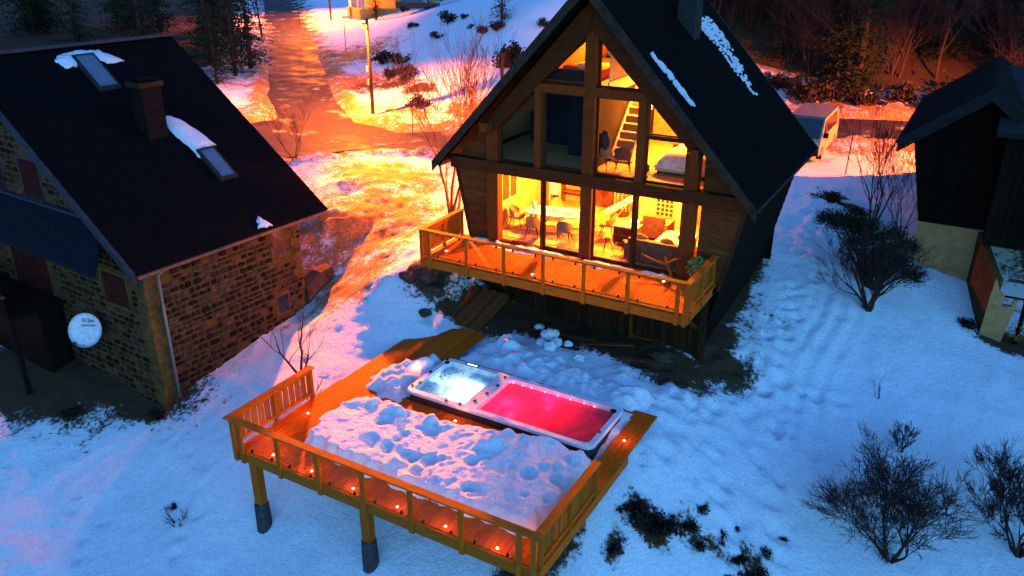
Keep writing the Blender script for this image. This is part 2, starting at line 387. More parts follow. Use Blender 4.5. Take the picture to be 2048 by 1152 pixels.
# ------------------------------------------------------------------ terrain
CT = [(-20.6, 7.8, -4.0), (-19.4, 11.0, -3.1), (-14.0, 10.2, -3.1), (-10.2, 10.4, -2.8), (-24.7, 10.4, -2.9), (-24.4, 13.3, -2.1), (-20.9, 13.9, -2.0),
      (-14.3, 11.6, -2.5), (-10.8, 11.7, -2.1), (-20.3, 19.8, -0.75), (-20.4, 16.6, -1.35), (-16.9, 15.9, -0.6), (-15.5, 16.7, -0.25), (-15.3, 14.6, -0.6), (-17.5, 17.5, -0.3),
      (-15.6, 12.8, -1.7), (-28, 13.5, -2.0), (-29, 18, -1.2),
      (-6.0, 14.6, -0.9), (-6.0, 13.0, -1.7), (-6.2, 11.5, -2.3), (-4.6, 14.2, -2.2), (-1.7, 17.6, -3.0), (0.1, 19.2, -3.1), (3.4, 21.0, -3.3), (3.1, 25.3, -2.2), (1.0, 26.1, -1.5),
      (-2.1, 28.8, -0.2), (-3.1, 23.0, -1.1), (-4.8, 18.6, -0.9), (-6.0, 18.6, -0.25), (-5.9, 16.4, -0.35), (-5.2, 23.6, -0.2), (-5.9, 30.2, 0.9), (-6.1, 35.7, 1.4),
      (-6.5, 43.0, 2.0), (-5.0, 40.1, 1.6), (2.2, 31.4, -1.2), (-1.1, 33.5, 0.2), (0.9, 34.3, 0.1), (-4.0, 51.7, 2.2), (-3.1, 36.4, 1.0), (4, 36, 0.4), (6, 45, 1.8),
      (-15.6, 21.0, 1.35), (-14.3, 20.2, 0.2), (-13.4, 20.8, 0.05), (-10.2, 20.1, 0.05), (-8.2, 21.4, 0.0), (-10.6, 19.1, 0.05), (-8, 18.9, 0.0), (-13.5, 18, -0.3), (-10, 16, -0.5), (-10, 24, 0.2), (-10, 29, 0.9),
      (-18.1, 19.8, 0.35), (-18.9, 22.7, 0.85), (-21.9, 24.5, 1.2), (-19.5, 26.4, 1.45), (-26.7, 27.3, 1.6), (-24.1, 29.2, 1.85), (-22.3, 30.9, 1.75), (-16, 28, 1.55), (-16, 34, 1.7),
      (-31.5, 32.4, 1.45), (-29.1, 34.7, 1.4), (-26.1, 35.7, 1.4), (-34.5, 33.2, 1.5), (-40.9, 41.6, 1.55), (-51.1, 51.8, 1.9), (-65.8, 66.1, 2.7), (-85.2, 84.8, 3.6),
      (-33.3, 40.1, 1.6), (-28.9, 39.5, 1.5), (-26.8, 41.6, 1.8), (-32.8, 45.1, 2.4), (-28.3, 47.7, 2.9), (-34.4, 50.6, 3.6), (-43.1, 53.2, 2.7), (-53.0, 61.2, 2.9),
      (-66.3, 73.7, 3.2), (-60.8, 71.7, 3.4), (-32.2, 54.3, 6.2), (-42.1, 62.0, 6.2), (-28.6, 55.0, 7.0), (-33.8, 53.1, 4.8), (-50.4, 45.1, 2.4), (-39.9, 33.7, 2.0),
      (-67.5, 50.6, 4.0), (-75.5, 46.0, 4.0), (-10.3, 54.7, 2.6), (-6.1, 56.8, 2.8), (-2.3, 62.6, 3.4), (-15, 44, 1.7), (-18, 52, 3.5), (-8, 66, 6.0), (4, 70, 6.0), (-20, 64, 7),
      (-12, 0, -5), (-30, 2, -6), (5, 5, -6), (12, 15, -5), (14, 30, -1.5), (18, 50, 2.2), (40, 60, 4), (40, 20, -3), (-45, 15, 0), (-45, 25, 1.2),
      (-30, 85, 9), (0, 100, 10), (40, 100, 10), (-70, 110, 7), (-110, 100, 6), (-120, 60, 7), (-120, 20, 3), (-60, 0, -3), (-100, 140, 10), (0, 150, 16), (70, 120, 14), (70, 40, 2)]
CT = np.array(CT)
def tps(r2): return np.where(r2 > 1e-9, 0.5 * r2 * np.log(np.maximum(r2, 1e-9)), 0.0)
_n = len(CT); _xy = CT[:, :2] / 20.0
_K = tps(((_xy[:, None] - _xy[None]) ** 2).sum(-1)) + np.eye(_n) * 0.0006
_P = np.hstack([np.ones((_n, 1)), _xy])
_A = np.block([[_K, _P], [_P.T, np.zeros((3, 3))]])
_w = np.linalg.solve(_A, np.concatenate([CT[:, 2], np.zeros(3)]))
def base_height(X, Y):
    X = np.asarray(X, float) / 20.0; Y = np.asarray(Y, float) / 20.0
    sh = X.shape; p = np.stack([X.ravel(), Y.ravel()], 1); out = np.empty(len(p))
    for i in range(0, len(p), 20000):
        q = p[i:i + 20000]
        out[i:i + 20000] = tps(((q[:, None] - _xy[None]) ** 2).sum(-1)) @ _w[:_n] + _w[_n] + q @ _w[_n + 1:]
    return out.reshape(sh)

ROAD_UP = [(-31.5, 33.6), (-36, 37.6), (-41.2, 42.0), (-51.2, 52.0), (-65.8, 66.1), (-85.2, 84.8), (-112, 110)]
ROAD_X = [(-52, 16), (-44.5, 23.5), (-38, 28.8), (-31.5, 33.4), (-26, 36.2), (-18, 40.0), (-9.5, 46.5), (-1, 49.5), (10, 51.5), (26, 55)]
def densify(pts, step=1.0):
    out = []
    P = [np.array(p, float) for p in pts]
    for i in range(len(P) - 1):
        p0 = P[max(i - 1, 0)]; p1 = P[i]; p2 = P[i + 1]; p3 = P[min(i + 2, len(P) - 1)]
        k = max(2, int(np.linalg.norm(p2 - p1) / step))
        for j in range(k):
            t = j / k
            out.append(0.5 * ((2 * p1) + (-p0 + p2) * t + (2 * p0 - 5 * p1 + 4 * p2 - p3) * t * t + (-p0 + 3 * p1 - 3 * p2 + p3) * t ** 3))
    out.append(P[-1])
    return np.array(out)
RU = densify(ROAD_UP); RX = densify(ROAD_X)
def road_dist(X, Y):
    d = np.full(X.shape, 1e9)
    for poly, w in ((RU, 2.1), (RX, 2.7)):
        for q in poly: d = np.minimum(d, np.hypot(X - q[0], Y - q[1]) - w)
    d = np.minimum(d, np.hypot(X + 32.5, Y - 33.5) - 4.6)
    return d

def axis(segs):
    out = []
    for a, b, st in segs: out += list(np.arange(a, b - 1e-6, st))
    out.append(segs[-1][1]); return np.array(out)
AX = axis([(-420, -140, 40), (-140, -52, 2.6), (-52, -26, 0.55), (-26, 5, 0.15), (5, 16, 0.5), (16, 70, 3), (70, 420, 50)])
AY = axis([(-200, -12, 30), (-12, 7, 0.7), (7, 33, 0.15), (33, 58, 0.4), (58, 130, 2.4), (130, 520, 40)])
GX, GY = np.meshgrid(AX, AY)
GZ = base_height(np.clip(GX, -140, 80), np.clip(GY, -15, 170))
rng = np.random.default_rng(7)

def fbm(X, Y, f, octv=4, seed=0.0):
    out = np.zeros(X.shape); a = 1.0
    xs = X.ravel(); ys = Y.ravel(); acc = np.zeros(len(xs))
    for i in range(len(xs)):
        acc[i] = mnoise.fractal(Vector((xs[i] * f + seed, ys[i] * f - seed, seed * 0.37)), 0.9, 2.1, octv)
    return acc.reshape(X.shape)
RD = road_dist(GX, GY)
inroad = np.clip((RD + 0.2) / 1.4, 0, 1)
fine = ((GX > -55) & (GX < 16) & (GY > 2) & (GY < 62))
N1 = np.zeros(GX.shape)
idx = np.where(fine)
N1[idx] = fbm(GX[idx], GY[idx], 0.55, 4, 3.0)
def gauss(cx, cy, sx, sy=None): return np.exp(-(((GX - cx) / sx) ** 2 + ((GY - cy) / (sy or sx)) ** 2))
rough = 0.075 + 0.11 * gauss(-21.5, 25, 6, 5) + 0.14 * gauss(-16, 21.5, 1.6, 2.0) + 0.10 * gauss(-9, 20.3, 6, 1.5) + 0.10 * gauss(-9, 45, 5, 3) + 0.18 * gauss(-36, 46, 8, 6)
N2 = np.zeros(GX.shape); N2[idx] = fbm(GX[idx], GY[idx], 2.3, 3, 9.0)
GZ = GZ + N2 * 0.036 * inroad * (0.4 + 1.6 * np.clip(N1 + .3, 0, 1))
near_deck = np.clip(((GX + 10.4) / 4.9) ** 8 + ((GY - 15) / 3.9) ** 8, 0, 1)
GZ = GZ + N1 * rough * inroad * np.clip(near_deck, 0.15, 1)
# ploughed berms at the road edges
GZ += 0.38 * np.exp(-((RD - 0.9) / 0.55) ** 2) * (0.6 + 0.8 * np.clip(N1 + 0.4, 0, 1)) * np.clip((RD + 0.5) * 2, 0, 1)
GZ -= 0.10 * (1 - inroad)
# footprints and slide tracks down the right side of the chalet
rnd = random.Random(5)
def dent(cx, cy, r, d):
    global GZ
    i0, i1 = np.searchsorted(AY, cy - 3 * r), np.searchsorted(AY, cy + 3 * r)
    j0, j1 = np.searchsorted(AX, cx - 3 * r), np.searchsorted(AX, cx + 3 * r)
    if i1 <= i0 or j1 <= j0: return
    sx = GX[i0:i1, j0:j1]; sy = GY[i0:i1, j0:j1]; q = ((sx - cx) ** 2 + (sy - cy) ** 2) / r ** 2
    GZ[i0:i1, j0:j1] += -d * np.exp(-q * 1.6) + 0.35 * d * np.exp(-((np.sqrt(q) - 1.5) ** 2) * 3)
trail = densify([(-5.2, 36.5), (-4.6, 32), (-4.3, 28), (-4.5, 25), (-4.6, 22.5), (-5.0, 20.5), (-6.6, 19.3)], 0.5)
for k in range(2):
    for q in trail:
        dent(q[0] + rnd.uniform(-0.55, 0.55), q[1] + rnd.uniform(-0.2, 0.2), rnd.uniform(0.16, 0.26), rnd.uniform(0.07, 0.16))
for k in range(170):
    dent(rnd.uniform(-7.8, -1.6), rnd.uniform(16.5, 24.0), rnd.uniform(0.13, 0.3), rnd.uniform(0.04, 0.13))
for q in densify([(-4.8, 19.5), (-3.6, 17.6), (-2.8, 15.5)], 0.55): dent(q[0] + rnd.uniform(-0.3, 0.3), q[1], 0.2, 0.12)
for k in range(26): dent(rnd.uniform(-21, -15), rnd.uniform(8.8, 11.6), rnd.uniform(0.10, 0.18), rnd.uniform(0.03, 0.08))
for q in densify([(-19.8, 13.0), (-17.5, 12.4), (-16.2, 10.2)], 0.6): dent(q[0] + rnd.uniform(-0.2, 0.2), q[1], 0.19, 0.09)
# long sledge tracks
for off in (0, 0.5, 1.1):
    for q in densify([(-4.0 + off, 33), (-3.4 + off, 28), (-3.7 + off, 24.5), (-3.3 + off, 21.0)], 0.14): dent(q[0], q[1], 0.17, 0.035)

DIRT_GLOW = np.zeros(GX.shape); EARTH_SHADE = np.zeros(GX.shape)  # real dirt, plus orange lamp glow painted on road, drive and slope snow
for cx, cy, sx, sy, a in [(-21.3, 24.4, 5.6, 5.0, 0.84), (-23.5, 28.8, 6.0, 3.2, 0.80), (-18.8, 20.8, 2.8, 3.2, 0.78), (-39, 33, 6, 6, .84), (-31.5, 41, 7, 3.4, .66), (-26, 42.5, 8, 3.4, .74), (-40, 47, 6, 5, .80), (-48, 55, 7, 6, .76), (-6, 47, 10, 6, .84), (-4, 53, 9, 4.5, .84), (-12, 50, 7, 5, .82), (-18.6, 18.6, 2.0, 1.6, 0.48), (-18.5, 26.0, 2.4, 3.0, 0.45), (-20.5, 22.0, 2.6, 2.0, 0.62), (-15.4, 21.1, 0.9, 1.2, 1.1), (-14.2, 20.6, 1.0, 0.6, 0.9),
                          (-10, 21.7, 4.8, 1.15, 1.4), (-7.0, 21.4, 2.0, 1.2, 1.2), (-5.6, 22.4, 1.3, 1.3, 1.1), (-12.8, 20.9, 1.3, .8, 1.1), (-8.6, 20.2, 1.6, 0.6, 0.35), (-6.0, 23.6, 0.8, 1.4, 1.2), (-6.3, 26.5, 0.65, 4.5, 1.2), (-5.3, 22.6, 0.6, 1.0, 0.9),
                          (-10, 25.5, 4.5, 4, 1.5), (-7.0, 13.4, 0.8, 1.7, 1.3), (-24, 14.2, 4.6, 1.5, 1.3), (-27.5, 12.6, 3.2, 1.5, 1.0), (-26.8, 12.9, 4.8, 1.9, 1.25), (-21.2, 13.6, 0.9, 0.5, 1.1), (-25, 16.3, 3.2, 2.0, 1.2),  # the patch inside the terrace's right edge paints the shade under the deck
                          (-36.5, 46.5, 2.6, 1.6, 1.0), (-33.6, 45.4, 2.0, 1.3, 0.95), (-39.5, 47.8, 2.2, 1.6, 0.75), (-31.0, 41.2, 2.0, 0.7, 0.6), (-28.2, 41.3, 2.4, 0.7, 0.62), (-36.3, 42.2, 1.4, 1.4, 0.42), (-44, 50, 4, 3, 0.42), (-29.5, 43.4, 1.6, 0.7, 0.5), (-25, 44, 3, 2, 0.4),
                          (-4.6, 36.6, 1.6, 0.42, 1.0), (-40.5, 34.5, 2.5, 2.5, 0.35), (-48, 42, 6, 6, 0.55), (-60, 45, 14, 12, 0.8), (-10, 64, 14, 6, 0.7), (6, 64, 14, 8, 0.7), (2.6, 31.0, 1.6, 0.8, 1.1), (5, 36, 4, 5, 0.9)]:
    DIRT_GLOW = np.maximum(DIRT_GLOW, a * gauss(cx, cy, sx, sy))
    if a >= .85: EARTH_SHADE = np.maximum(EARTH_SHADE, gauss(cx, cy, sx * 1.3, sy * 1.3))
DIRT_GLOW = np.maximum(DIRT_GLOW, 0.72 * np.exp(-(np.maximum(RD - 0.6, 0) / 1.6) ** 2))  # verge: dirty snow and painted lamp glow together
DIRT_GLOW = np.maximum(DIRT_GLOW, 1.15 * np.clip((GY - 56.0 - np.maximum(0, GX + 6) * .5) / 2.0, 0, 1) * np.clip((GX + 24 + (GY - 60) * .1) / 3, 0, 1))
DIRT_GLOW = np.maximum(DIRT_GLOW, 1.15 * np.clip((-44 - GX) / 3, 0, 1) * np.clip((RD - 3.5) / 2, 0, 1) * np.clip((-GX * 1.0 - GY - 1.0) / 3, 0, 1) * np.clip((GY - 20) / 4, 0, 1))
me = bpy.data.meshes.new('snow_ground')
ny, nx = GX.shape
co = np.stack([GX, GY, GZ], -1).reshape(-1, 3)
ii = np.arange(nx * ny).reshape(ny, nx)
quads = np.stack([ii[:-1, :-1], ii[:-1, 1:], ii[1:, 1:], ii[1:, :-1]], -1).reshape(-1, 4)
me.vertices.add(len(co)); me.vertices.foreach_set('co', co.ravel())
me.loops.add(quads.size); me.loops.foreach_set('vertex_index', quads.ravel())
me.polygons.add(len(quads)); me.polygons.foreach_set('loop_start', np.arange(0, quads.size, 4)); me.polygons.foreach_set('loop_total', np.full(len(quads), 4))
me.polygons.foreach_set('use_smooth', np.ones(len(quads), bool))
me.update(calc_edges=True)
for cx, cy, sx, sy, a in [(-5.1, 15.4, .75, .55, 1.0), (-5.5, 14.5, .35, .7, .85), (-4.3, 16.2, .6, .5, .74), (-3.5, 16.4, .8, .5, .66), (-2.7, 16.8, .6, .7, .82), (-2.6, 16.4, .35, .3, 1.1), (-4.2, 16.9, .3, .2, .75)]:
    DIRT_GLOW = np.maximum(DIRT_GLOW, a * gauss(cx, cy, sx, sy)); EARTH_SHADE = np.maximum(EARTH_SHADE, gauss(cx, cy, sx * 1.5, sy * 1.5))
EARTH_SHADE = np.where((GY > 57.5 + np.maximum(0, GX + 6) * .5) | (GX < -46) & (RD > 4), 1.0, EARTH_SHADE)
ae_ = me.attributes.new('earth_shade', 'FLOAT', 'POINT'); ae_.data.foreach_set('value', EARTH_SHADE.ravel().astype(np.float32))
at = me.attributes.new('dirt_glow', 'FLOAT', 'POINT'); at.data.foreach_set('value', DIRT_GLOW.ravel().astype(np.float32))
me.materials.append(SNOW)
ground_o = link(bpy.data.objects.new('snow_ground', me)); ground_o['kind'] = 'structure'; ground_o['label'] = 'snow covered sloping ground around the chalets'

def ground(x, y):
    j = min(max(np.searchsorted(AX, x) - 1, 0), nx - 2); i = min(max(np.searchsorted(AY, y) - 1, 0), ny - 2)
    tx = (x - AX[j]) / (AX[j + 1] - AX[j]); ty = (y - AY[i]) / (AY[i + 1] - AY[i])
    return float((GZ[i, j] * (1 - tx) + GZ[i, j + 1] * tx) * (1 - ty) + (GZ[i + 1, j] * (1 - tx) + GZ[i + 1, j + 1] * tx) * ty)

def road_mesh(poly, hw, name, lift):
    vs = []; fs = []; k = 9
    for i, q in enumerate(poly):
        d = poly[min(i + 1, len(poly) - 1)] - poly[max(i - 1, 0)]; d = d / np.linalg.norm(d); nrm = np.array([d[1], -d[0]])
        for j in range(k):
            t = -1 + 2 * j / (k - 1); wob = hw * (1 + 0.16 * mnoise.noise(Vector((q[0] * .22, q[1] * .22, 2.0 if t > 0 else 9.0))))
            p = q + nrm * t * wob
            vs.append((p[0], p[1], float(base_height(np.array([p[0]]), np.array([p[1]]))[0]) + lift - 0.02 * t * t))
    for i in range(len(poly) - 1):
        for j in range(k - 1):
            a = i * k + j; fs.append((a, a + 1, a + k + 1, a + k))
    mb = MB(); mb.add(vs, fs)
    o = mb.build(name, ROADM, None, True, 'structure'); return o
road_mesh(RX, 2.75, 'road', 0.020)
road_mesh(RU[3:], 2.15, 'road', 0.026)
apron = MB()
ring = [(-32.6, 33.6, 0)]
vs = []; fs = []
for rr in range(6):
    for j in range(28):
        a = 2 * PI * j / 28; r = 0.05 + rr * 0.9 * (1 + 0.08 * math.sin(3 * a))
        x, y = -32.6 + r * math.cos(a) * 1.05, 33.7 + r * math.sin(a)
        vs.append((x, y, float(base_height(np.array([x]), np.array([y]))[0]) + 0.032))
for rr in range(5):
    for j in range(28):
        j2 = (j + 1) % 28; fs.append((rr * 28 + j, rr * 28 + j2, (rr + 1) * 28 + j2, (rr + 1) * 28 + j))
apron.add(vs, fs).build('road', ROADM, None, True, 'structure')

# ================================================================== main chalet
CX = -10.2; FY = 22.5; FZ = 2.35; UZ = 5.15
def rake(dx): return 9.466 - 0.98 * abs(dx)
def wallx(z): return 4.95 - 0.21 * (4.75 - z)
chalet = thing('timber_chalet', 'lit timber chalet with steep dark roof, glazed gable and wooden balcony', 'chalet', (CX, 26, 0))

# roof slabs, shingles, barge boards
shm = MB().box(-0.15, 0.15, -0.17, 0.17, -0.008, 0.012)
for sg, nm in ((-1, 'roof'), (1, 'roof')):
    sl = MB().prism([(CX, 21.78, 10.80), (CX + sg * 5.35, 21.78, 5.08), (CX + sg * 5.22, 21.78, 4.86), (CX, 21.78, 10.42)], (0, 8.2, 0))
    roof = sl.build(nm, SHINGLE, chalet)
    sh = MB(); rr = random.Random(3 + sg)
    L = math.hypot(5.35, 5.72); sx, sz = sg * 5.35 / L, -5.72 / L; nxv = Vector((sg * 5.72 / L, 0, 5.35 / L))
    rows = 28
    for i in range(rows):
        t0 = i * L / rows - 0.03; t1 = (i + 1) * L / rows + 0.06
        y = 21.74 - (i % 2) * 0.15
        while y < 30.02:
            w = rr.uniform(0.24, 0.36); h = rr.uniform(0.016, 0.034)
            a = Vector((CX + sx * max(t0, 0), max(y, 21.72), 10.80 + sz * max(t0, 0))); b = Vector((CX + sx * t1, max(y, 21.72), 10.80 + sz * t1))
            y1 = min(y + w - 0.012, 30.05)
            o0 = nxv * 0.004; o1 = nxv * h
            dd = Vector((0, y1 - a.y, 0))
            if dd.y > 0.03:
                v = [a + o0, b + o1 - nxv * 0.02, b + o1, a + o0 + nxv * 0.006]
                sh.prism(v, dd)
            y += w
    sh.build('shingle_courses', SHINGLE, roof, kind='stuff')
    bg_ = MB().prism([(CX, 21.66, 10.86), (CX + sg * 5.42, 21.66, 5.06), (CX + sg * 5.42, 21.66, 4.72), (CX, 21.66, 10.50)], (0, 0.07, 0))
    bg_.build('barge_board', BARGE, roof)
    MB().prism([(CX, 30.06, 10.86), (CX + sg * 5.42, 30.06, 5.06), (CX + sg * 5.42, 30.06, 4.78), (CX, 30.06, 10.56)], (0, 0.05, 0)).build('barge_board', BARGE, roof)
    MB().bar((CX + sg * 5.40, 21.8, 5.0), (CX + sg * 5.40, 30.0, 5.0), 0.06, 0.10).build('gutter', BARGE, roof)
    if sg == 1:
        def roof_snow(pts, name, seed, holes):
            mb = MB(); r2 = random.Random(seed)
            for (y, t, w, l_) in pts:
                a = Vector((CX + sx * t, y, 10.80 + sz * t)); b = Vector((CX + sx * (t + l_), y, 10.80 + sz * (t + l_)))
                o0 = nxv * 0.03; o1 = nxv * r2.uniform(0.045, 0.075)
                mb.prism([a + o0, b + o0, b + o1, a + o1], (0, w, 0))
            return mb.build(name, SNOWP, roof, kind='stuff')
        pts = []
        r3 = random.Random(9)
        # long patch beside the chimney: rows of shingle-wide snow cells
        t = 1.95
        while t < 5.1:
            k = (t - 1.95) / 3.15
            yc = 28.1 + 0.20 * math.sin(k * 5); wid = 1.5 * (1 - k) ** 0.7 + 0.12
            y = yc - wid * 0.55
            while y < yc + wid * 0.45:
                if r3.random() < 0.66 + 0.3 * (k < 0.25): pts.append((y + r3.uniform(-.05, .05), t + r3.uniform(-0.04, 0.04), r3.uniform(0.07, 0.20), r3.uniform(0.07, 0.17)))
                y += 0.14
            t += 0.125
        roof_snow(pts, 'roof_snow', 2, 0)
        pts = []
        t = 2.6
        while t < 4.3:
            k = (t - 2.6) / 1.7
            for q in range(3):
                pts.append((22.35 + 0.18 * k + r3.uniform(-0.10, 0.12), t + r3.uniform(-0.05, 0.05), r3.uniform(0.10, 0.26) * (1 - 0.55 * abs(k - 0.55)), r3.uniform(0.12, 0.24)))
            t += 0.12
        roof_snow(pts, 'roof_snow', 4, 0)
MB().bar((CX, 21.70, 10.87), (CX, 30.1, 10.87), 0.30, 0.10).build('ridge_cap', BARGE, chalet)
ch = box_part('chimney', M('dark_chimney', (0.03, 0.027, 0.026), 0.9, 0.3, 5, 0.4), chalet, -9.02, -8.42, 26.2, 26.85, 8.2, 10.25)
box_part('chimney_cap', CONC, ch, -9.1, -8.34, 26.12, 26.93, 10.25, 10.34)
box_part('flue', BLACKM, ch, -8.86, -8.58, 26.38, 26.66, 10.34, 10.62)

# leaning side walls of lapped boards
for sg in (-1, 1):
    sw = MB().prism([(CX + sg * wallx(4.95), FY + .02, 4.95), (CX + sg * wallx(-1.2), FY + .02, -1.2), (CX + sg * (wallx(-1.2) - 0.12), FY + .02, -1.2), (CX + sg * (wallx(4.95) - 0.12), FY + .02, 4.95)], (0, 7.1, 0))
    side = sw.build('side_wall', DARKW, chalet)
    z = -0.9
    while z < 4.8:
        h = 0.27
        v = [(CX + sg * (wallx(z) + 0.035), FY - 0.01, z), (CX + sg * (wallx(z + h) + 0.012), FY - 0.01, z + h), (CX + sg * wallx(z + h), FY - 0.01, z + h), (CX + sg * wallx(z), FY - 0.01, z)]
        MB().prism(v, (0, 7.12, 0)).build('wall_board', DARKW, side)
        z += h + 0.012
box_part('back_wall', DARKW, chalet, CX - 4.4, CX + 4.4, 29.5, 29.62, -0.5, 4.9)
MB().prism([(CX - 4.6, 29.5, 4.9), (CX + 4.6, 29.5, 4.9), (CX, 29.5, 10.2)], (0, 0.1, 0)).build('back_gable', DARKW, chalet)

# front wall: backing + lapped siding boards
fw = MB()
for sg in (-1, 1):
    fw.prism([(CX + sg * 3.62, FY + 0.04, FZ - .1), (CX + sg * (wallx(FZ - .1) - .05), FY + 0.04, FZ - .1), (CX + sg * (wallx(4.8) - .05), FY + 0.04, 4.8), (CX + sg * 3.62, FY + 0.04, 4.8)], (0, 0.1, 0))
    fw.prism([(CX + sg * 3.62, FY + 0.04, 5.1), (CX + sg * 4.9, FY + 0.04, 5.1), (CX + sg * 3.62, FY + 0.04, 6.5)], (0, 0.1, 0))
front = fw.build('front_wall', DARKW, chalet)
def sboard(x0a, x1a, x0b, x1b, z0, z1):
    MB().add([(x0a, FY - 0.035, z0), (x1a, FY - 0.035, z0), (x1b, FY, z1), (x0b, FY, z1), (x0a, FY + .03, z0), (x1a, FY + .03, z0), (x1b, FY + .03, z1), (x0b, FY + .03, z1)],
             [(0, 1, 2, 3), (7, 6, 5, 4), (0, 4, 5, 1), (3, 2, 6, 7), (0, 3, 7, 4), (1, 5, 6, 2)]).build('siding_board', SIDING, front)
for sg in (-1, 1):
    z = FZ - 0.05
    while z < 4.76:
        z1 = min(z + 0.165, 4.78)
        a = (CX + sg * 3.64, CX + sg * wallx(z), CX + sg * 3.64, CX + sg * wallx(z1))
        if sg < 0: a = (a[1], a[0], a[3], a[2])
        sboard(*a, z, z1 + 0.01); z += 0.17
    z = 5.18
    while z < 6.5:
        z1 = z + 0.165
        e0 = min(4.93, (10.36 - z) / 1.07); e1 = min(4.93, (10.36 - z1) / 1.07)
        if e0 > 3.72:
            a = (CX + sg * 3.64, CX + sg * e0, CX + sg * 3.64, CX + sg * max(e1, 3.65))
            if sg < 0: a = (a[1], a[0], a[3], a[2])
            sboard(*a, z, z1 + 0.01)
        z += 0.17
# corner boards
for sg in (-1, 1):
    MB().prism([(CX + sg * (wallx(FZ - .2) - 0.06), FY - 0.06, FZ - .2), (CX + sg * (wallx(FZ - .2) + 0.05), FY - 0.06, FZ - .2), (CX + sg * (wallx(4.78) + 0.05), FY - 0.06, 4.78), (CX + sg * (wallx(4.78) - 0.06), FY - 0.06, 4.78)], (0, 0.05, 0)).build('corner_board', BEAM, chalet)
# timbers of the glazed gable
def timber(name, x0, x1, z0, z1, y0=FY - 0.2, y1=FY + 0.12, mat=POSTW): return box_part(name, mat, chalet, x0, x1, y0, y1, z0, z1)
timber('floor_beam', CX - 5.05, CX + 5.05, 4.78, 5.17, FY - 0.26, FY + 0.14, BEAM)
timber('sill_beam', CX - 3.64, CX + 3.64, 2.18, 2.40, FY - 0.05, FY + 0.14, BEAM)
for x0, x1 in ((-13.85, -13.43), (-10.40, -10.02), (-7.10, -6.69)): timber('post', x0, x1, 2.40, 4.78)
for x in (-11.84, -8.63): timber('mullion', x - 0.045, x + 0.045, 2.40, 4.78, FY - 0.06, FY + 0.08, BEAM)
timber('post', -10.40, -10.02, 5.17, 9.75)
for x0, x1, zt in ((-13.85, -13.43, 6.28), (-7.10, -6.69, 6.25)): timber('post', x0, x1, 5.17, zt)
for x0, x1 in ((-12.07, -11.85), (-8.64, -8.39)): timber('post', x0, x1, 5.17, 7.58)
timber('cross_beam', -12.18, -10.40, 7.58, 7.84); timber('cross_beam', -10.02, -8.30, 7.58, 7.84)
timber('transom', -8.39, -7.10, 6.52, 6.60, FY - 0.05, FY + 0.06, BEAM)
for sg in (-1, 1):
    MB().prism([(CX, FY - 0.24, 10.36), (CX + sg * 0.02, FY - 0.24, 9.47), (CX + sg * 3.42, FY - 0.24, 6.10), (CX + sg * 3.66, FY - 0.24, 6.44)], (0, 0.34, 0)).build('rake_beam', BEAM, chalet)
    MB().bar((CX + sg * 3.5, 21.8, 6.36), (CX + sg * 3.5, 22.35, 6.36), 0.22, 0.28).build('purlin_end', POSTW, chalet)

# window frames and panes
def pane(pts, frame=0.05, mat=BEAM):
    P = [Vector((x, 0, z)) for x, z in pts]; c = sum(P, Vector()) / len(P); n = len(P)
    fr = MB()
    for i in range(n):
        a, b = P[i], P[(i + 1) % n]
        d = (b - a).normalized(); nn = Vector((-d.z, 0, d.x))
        if (c - a).dot(nn) < 0: nn = -nn
        fr.prism([(a.x, FY + .0, a.z), (b.x, FY + .0, b.z), (b.x + nn.x * frame - d.x * frame, FY, b.z + nn.z * frame - d.z * frame), (a.x + nn.x * frame + d.x * frame, FY, a.z + nn.z * frame + d.z * frame)], (0, 0.07, 0))
    f = fr.build('window_frame', mat, chalet)
    MB().prism([(p.x + (c.x - p.x) * 0.02, FY + 0.03, p.z + (c.z - p.z) * 0.02) for p in P], (0, 0.006, 0)).build('pane', GLZ, f)
    return f
def rk(x): return rake(x - CX)
pane([(-11.79, 2.41), (-10.41, 2.41), (-10.41, 4.77), (-11.79, 4.77)], 0.06)
pane([(-10.01, 2.41), (-8.68, 2.41), (-8.68, 4.77), (-10.01, 4.77)], 0.04)
pane([(-8.58, 2.41), (-7.11, 2.41), (-7.11, 4.77), (-8.58, 4.77)], 0.05)
pane([(-13.42, 5.18), (-12.08, 5.18), (-12.08, 7.57), (-13.42, rk(-13.42))], 0.05)
pane([(-11.84, 5.18), (-10.41, 5.18), (-10.41, 7.57), (-11.84, 7.57)], 0.07)
pane([(-10.01, 5.18), (-8.65, 5.18), (-8.65, 7.57), (-10.01, 7.57)], 0.05)
pane([(-8.38, 5.18), (-7.11, 5.18), (-7.11, 6.51), (-8.38, 6.51)], 0.04)
pane([(-8.38, 6.61), (-7.16, 6.61), (-8.38, rk(-8.38))], 0.04)
pane([(-12.0, 7.85), (-10.41, 7.85), (-10.41, rk(-10.41))], 0.05)
pane([(-10.01, 7.85), (-8.46, 7.85), (-10.01, rk(-10.01))], 0.05)

# foundation of upright boards
fb = box_part('foundation_wall', FOUND, chalet, CX - 3.9, CX + 3.95, 22.32, 22.5, -0.8, 2.15)
x = CX - 4.15; rr = random.Random(2)
while x < CX + 4.1:
    w = rr.uniform(0.17, 0.26)
    box_part('foundation_board', FOUND, fb, x, x + w - 0.015, 22.27 - rr.uniform(0, 0.02), 22.32, -0.7, 2.16 - rr.uniform(0, 0.05)); x += w
box_part('corner_post', DARKW, fb, -14.75, -14.40, 21.9, 22.25, -0.6, 2.05)
box_part('batten', POSTW, fb, -8.45, -8.36, 22.18, 22.26, -0.1, 2.0)
box_part('batten', POSTW, fb, -8.4, -7.2, 22.2, 22.26, 0.05, 0.15)

